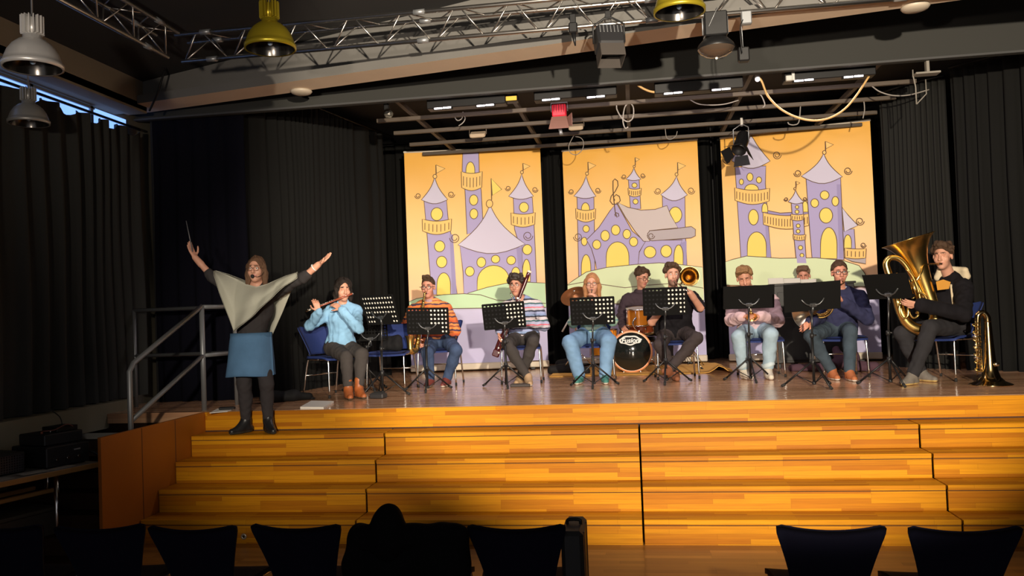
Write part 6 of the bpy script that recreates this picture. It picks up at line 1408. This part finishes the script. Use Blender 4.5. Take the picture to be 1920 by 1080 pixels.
# foot pedal box, book, papers
c = PZ(707, 748, 0); t = thing('foot_pedal', 'small black floor box in front of the sideways music stand', 'pedal', (c[0], c[1]+.05, 0), -.25)
MB().box((0, 0, .03), (.17, .11, .055), b=.01).build('case', mat('pedal_case', (.022, .022, .024), .5), t); MB().box((0, .0, .062), (.13, .08, .012), rotx(.12), b=.004).build('tread', RUB, t)
c = PZ(985, 725, 0); t = thing('foot_rest', 'flat dark block on the floor under the shoe of the bassoon player', 'block', (c[0]-.06, c[1]+.02, 0)); MB().box((0, 0, .0175), (.24, .10, .035), b=.006).build('block', mat('dark_block', (.03, .022, .02), .6), t)
Q = [PZ(563, 767, 0), PZ(605, 768, 0), PZ(626, 756, 0), PZ(584, 755, 0)]
Q[0][1] = max(Q[0][1], .03); Q[1][1] = max(Q[1][1], .03)
flat('score_book', 'thick white score lying on the stage edge by the flute player', 'book', Q, .001, .022, PAPER)
Q = [PZ(390, 776, 0), PZ(424, 773, 0), PZ(438, 767, 0), PZ(405, 768, 0)]
for k in Q: k[1] += .03
flat('loose_paper', 'white sheets of paper at the stage corner behind the conductor', 'paper', Q, .001, .006, PAPER)
c = (Q[0]+Q[2])/2; t = thing('dark_pen_case', 'small black case lying on the white papers at the stage corner', 'case', (c[0]+.02, c[1]+.06, .008)); MB().box((0, 0, .014), (.16, .05, .026), rotz(.2), b=.008).build('case', BLK, t)
blob('black_bag', 'black bag lying on the stage floor behind the conductor\'s legs', 'bag', [(V(-4.05, .75, .06), V(-3.8, .9, .06), .08, .06), (V(-3.8, .9, .05), V(-3.66, 1.0, .04), .06, .04)], mat('black_nylon', (.010, .010, .011), .75, spec=.2), .008, 20, 8, cutz=.003)
b = MB(); b.tube([(0, 0, .02), (.36, -.28, .016)], .014, 8); tag(b.build('black_tube', BLK, None, (-3.95, 1.25, 0)), 'black tube lying on the floor behind the conductor', 'tube')
# stair railing
RAIL = mat('railing_steel', (.22, .23, .24), .45, .5)
t = thing('stair_railing', 'grey tubular steel railing and sloping handrail at the left end of the stage', 'railing', (-4.45, .15, 0)); o = V(-4.45, .15, 0)
def rl(name, pts, r=.021): m = MB(); m.tube(rel(pts, o), r, 12); return m.build(name, RAIL, t)
rl('post', [(-4.45, .15, .0), (-4.45, .15, 1.09)], .026); rl('post', [(-4.33, .62, .0), (-4.33, .62, 1.08)]); rl('post', [(-5.52, .62, .0), (-5.52, .62, 1.08)])
rl('top_rail', [(-4.45, .15, 1.075), (-4.33, .62, 1.075), (-5.52, .62, 1.075)]); rl('middle_rail', [(-4.45, .15, .57), (-4.33, .62, .57), (-5.52, .62, .57)])
rl('handrail', [(-4.45, .15, 1.08), (-4.45, -1.05, .57), (-4.45, -1.11, .50), (-4.45, -1.11, -.62)], .024); rl('lower_handrail', [(-4.45, .15, .57), (-4.45, -1.11, .06)], .022)
# table with sound equipment at the far left
dv = unit(V(.296, .955, 0)); nv = V(-dv[1], dv[0], 0); c0 = V(-4.66, -1.24, 0); o = V(c0[0], c0[1], -1.0)
t = thing('table', 'light wooden table with grey steel legs at the far left', 'table', o, math.atan2(dv[1], dv[0])); TZ_ = .73
TW = mat('table_edge_wood', srgb(172, 128, 74), .5, noise=.1, nscale=6)
m = MB(); m.box((-.85, .33, TZ_-.022), (1.7, .66, .044), b=.004); m.build('tabletop', TW, t); m = MB(); m.box((-.85, .33, TZ_+.001), (1.68, .64, .004), b=.001); m.build('top_laminate', mat('laminate_grey', (.20, .19, .165), .5), t)
for x, y in ((-.38, .05), (-.08, .61), (-1.6, .05), (-1.6, .61)): m = MB(); m.cyl((x, y, 0), (x, y, TZ_-.04), .019, n=14); m.build('leg', CHR, t)
m = MB(); m.box((-.95, .20, TZ_-.19), (1.3, .04, .035), b=.006); m.box((-.95, .45, TZ_-.19), (1.3, .04, .035), b=.006); m.build('under_shelf', TW, t)
TB = lambda x, y, z=0: o+dv*x+nv*y+V(0, 0, TZ_+.003+z)
ta = math.atan2(dv[1], dv[0])
t = thing('amplifier', 'black rack amplifier standing on the table at the far left', 'amplifier', TB(-.22, .34), ta)
MB().box((0, 0, .095), (.40, .46, .17), b=.008).build('case', mat('amp_black', (.012, .012, .013), .5), t); m = MB()
for s_ in (-1, 1):
    for k in (-1, 1): m.cyl((s_*.16, k*.19, 0), (s_*.16, k*.19, .012), .016)
m.build('feet', RUB, t)
for k in range(3): m = MB(); m.cyl((-.11+.1*k, -.232, .07), (-.11+.1*k, -.245, .07), .012, n=12); m.build('knob', SILV, t)
m = MB(); m.box((.08, -.232, .13), (.06, .004, .012), b=.001); m.build('label_plate', mat('pale_plate', (.3, .3, .29), .5), t)
t = thing('mixer', 'smaller black mixer on top of the rack amplifier', 'mixer', TB(-.20, .36, .181), ta); MB().box((0, 0, .05), (.36, .34, .095), b=.008).build('case', mat('mixer_black', (.016, .016, .017), .5), t)
for k in range(4): m = MB(); m.cyl((-.12+.08*k, -.05, .097), (-.12+.08*k, -.05, .115), .010, n=10); m.build('knob', mat('knob_red', (.30, .09, .05), .5) if k == 0 else SILV, t)
t = thing('wireless_receiver', 'flat black receiver with a thin aerial on top of the mixer', 'receiver', TB(-.13, .34, .279), ta); MB().box((0, .0, .022), (.20, .2, .042), b=.005).build('case', BLK, t); m = MB(); m.tube(spline([(.06, .05, .04), (.05, .07, .11), (.0, .1, .17), (-.02, .12, .19)], 5), .005, 6); m.build('aerial', BLK, t)
cable('cable', 'thick black cable hanging from the amplifier down past the table end', [TB(-.02, .22, .10), TB(.06, .14, .06), TB(.085, .06, -.04), TB(.08, .03, -.2), TB(.03, .04, -.40), TB(.0, .06, -.72)], .014, BLK)
cable('cable', 'thin red-brown wire curling over the mixer', [TB(-.32, .30, .30), TB(-.25, .24, .305), TB(-.15, .22, .34), TB(-.04, .26, .29)], .005, mat('red_wire', (.2, .06, .04), .5))
t = thing('floor_speaker', 'black loudspeaker with perforated grille lying on the table at the far left', 'loudspeaker', TB(-.98, .40), ta); MB().box((0, 0, .085), (.92, .36, .17), b=.015).build('cabinet', BLK, t); m = MB(); perf_plate(m, .86, .14, 40, 7, .003, lambda i, j: False, hr=.0065); gp = np.array(m.v); m.v = [tuple(q+V(0, -.186, .085)) for q in gp]; m.build('grille', mat('grille_grey', (.07, .07, .08), .4, .5), t)
for k, (x, y, a) in enumerate(((-.32, .05, .1), (-.56, .06, -.15), (-.85, .07, .05), (-1.15, .06, .2))):
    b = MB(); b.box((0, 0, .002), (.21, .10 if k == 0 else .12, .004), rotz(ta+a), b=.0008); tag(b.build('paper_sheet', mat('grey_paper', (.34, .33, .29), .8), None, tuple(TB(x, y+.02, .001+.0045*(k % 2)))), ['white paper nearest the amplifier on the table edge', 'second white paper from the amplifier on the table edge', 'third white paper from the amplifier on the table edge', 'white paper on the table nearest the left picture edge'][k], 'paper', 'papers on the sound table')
# dark wooden stools / boxes under the table
t = thing('storage_box', 'dark box standing in shadow under the table', 'box', o+dv*(-.55)+nv*.36, ta); MB().box((0, 0, .19), (.5, .4, .38), b=.012).build('box', mat('dark_box', (.05, .04, .03), .7), t); m = MB(); m.box((0, 0, .39), (.52, .42, .03), b=.008); m.build('lid', mat('dark_box_lid', (.06, .05, .035), .7), t)
# coats piled over the hall chair
CO = mat('black_coat', (.006, .006, .0065), .95, bump=.2, bscale=60, spec=.1)
yb = -3.72; Z = lambda x, y, dy=0: P(x, y, yb+dy)
caps = [(Z(684, 1005), Z(842, 1003), .065, .065), (Z(672, 1020), Z(664, 1075), .05, .07), (Z(858, 1000), Z(862, 1070), .045, .05), (Z(675, 1050), Z(850, 1050), .085, .085), (Z(675, 1110), Z(850, 1110), .09, .09), (Z(665, 1180), Z(855, 1180), .10, .09), (Z(668, 1250), Z(850, 1250), .09, .08), (Z(675, 1000, .06), Z(842, 998, .06), .045, .045), (Z(675, 1060, .12), Z(845, 1060, .12), .07, .07)]
ct = blob('coat', 'black coats heaped over a hall chair back in the front row', 'coat', caps, CO, .014, 17, 9, .010)
h = SDF(.008); c = Z(728, 1000, -.03)
h.ell(c, (.093, .10, .150), None, .02); h.cap(Z(690, 1012, -.02), Z(768, 1012, -.02), .06, .06, .05)
hd = h.mesh('hood', CO, ct, np.array(ct.location), .004, 20, 4)
# black upright case beside the chair
c = P(1078, 1040, -3.50); t = thing('instrument_case', 'tall black upright case right of the middle chair in the front row', 'case', (c[0]-.0, -3.48, -1))
MB().box((0, 0, .395), (.115, .34, .76), b=.02).build('body', mat('case_black', (.018, .018, .019), .6), t); m = MB(); m.box((.058, -.10, .40), (.006, .012, .72), b=.002); m.box((.058, .10, .40), (.006, .012, .72), b=.002); m.build('metal_edge', mat('case_edge', (.06, .04, .05), .4, .5), t)
m = MB(); m.tube(spline([(-.035, 0, .77), (-.03, 0, .795), (.03, 0, .795), (.035, 0, .77)], 4), .009, 8); m.build('handle', BLK, t)
for s_ in (-1, 1): m = MB(); m.cyl((-.03, s_*.13, .012), (.03, s_*.13, .012), .0125, n=12); m.build('wheel', RUB, t)
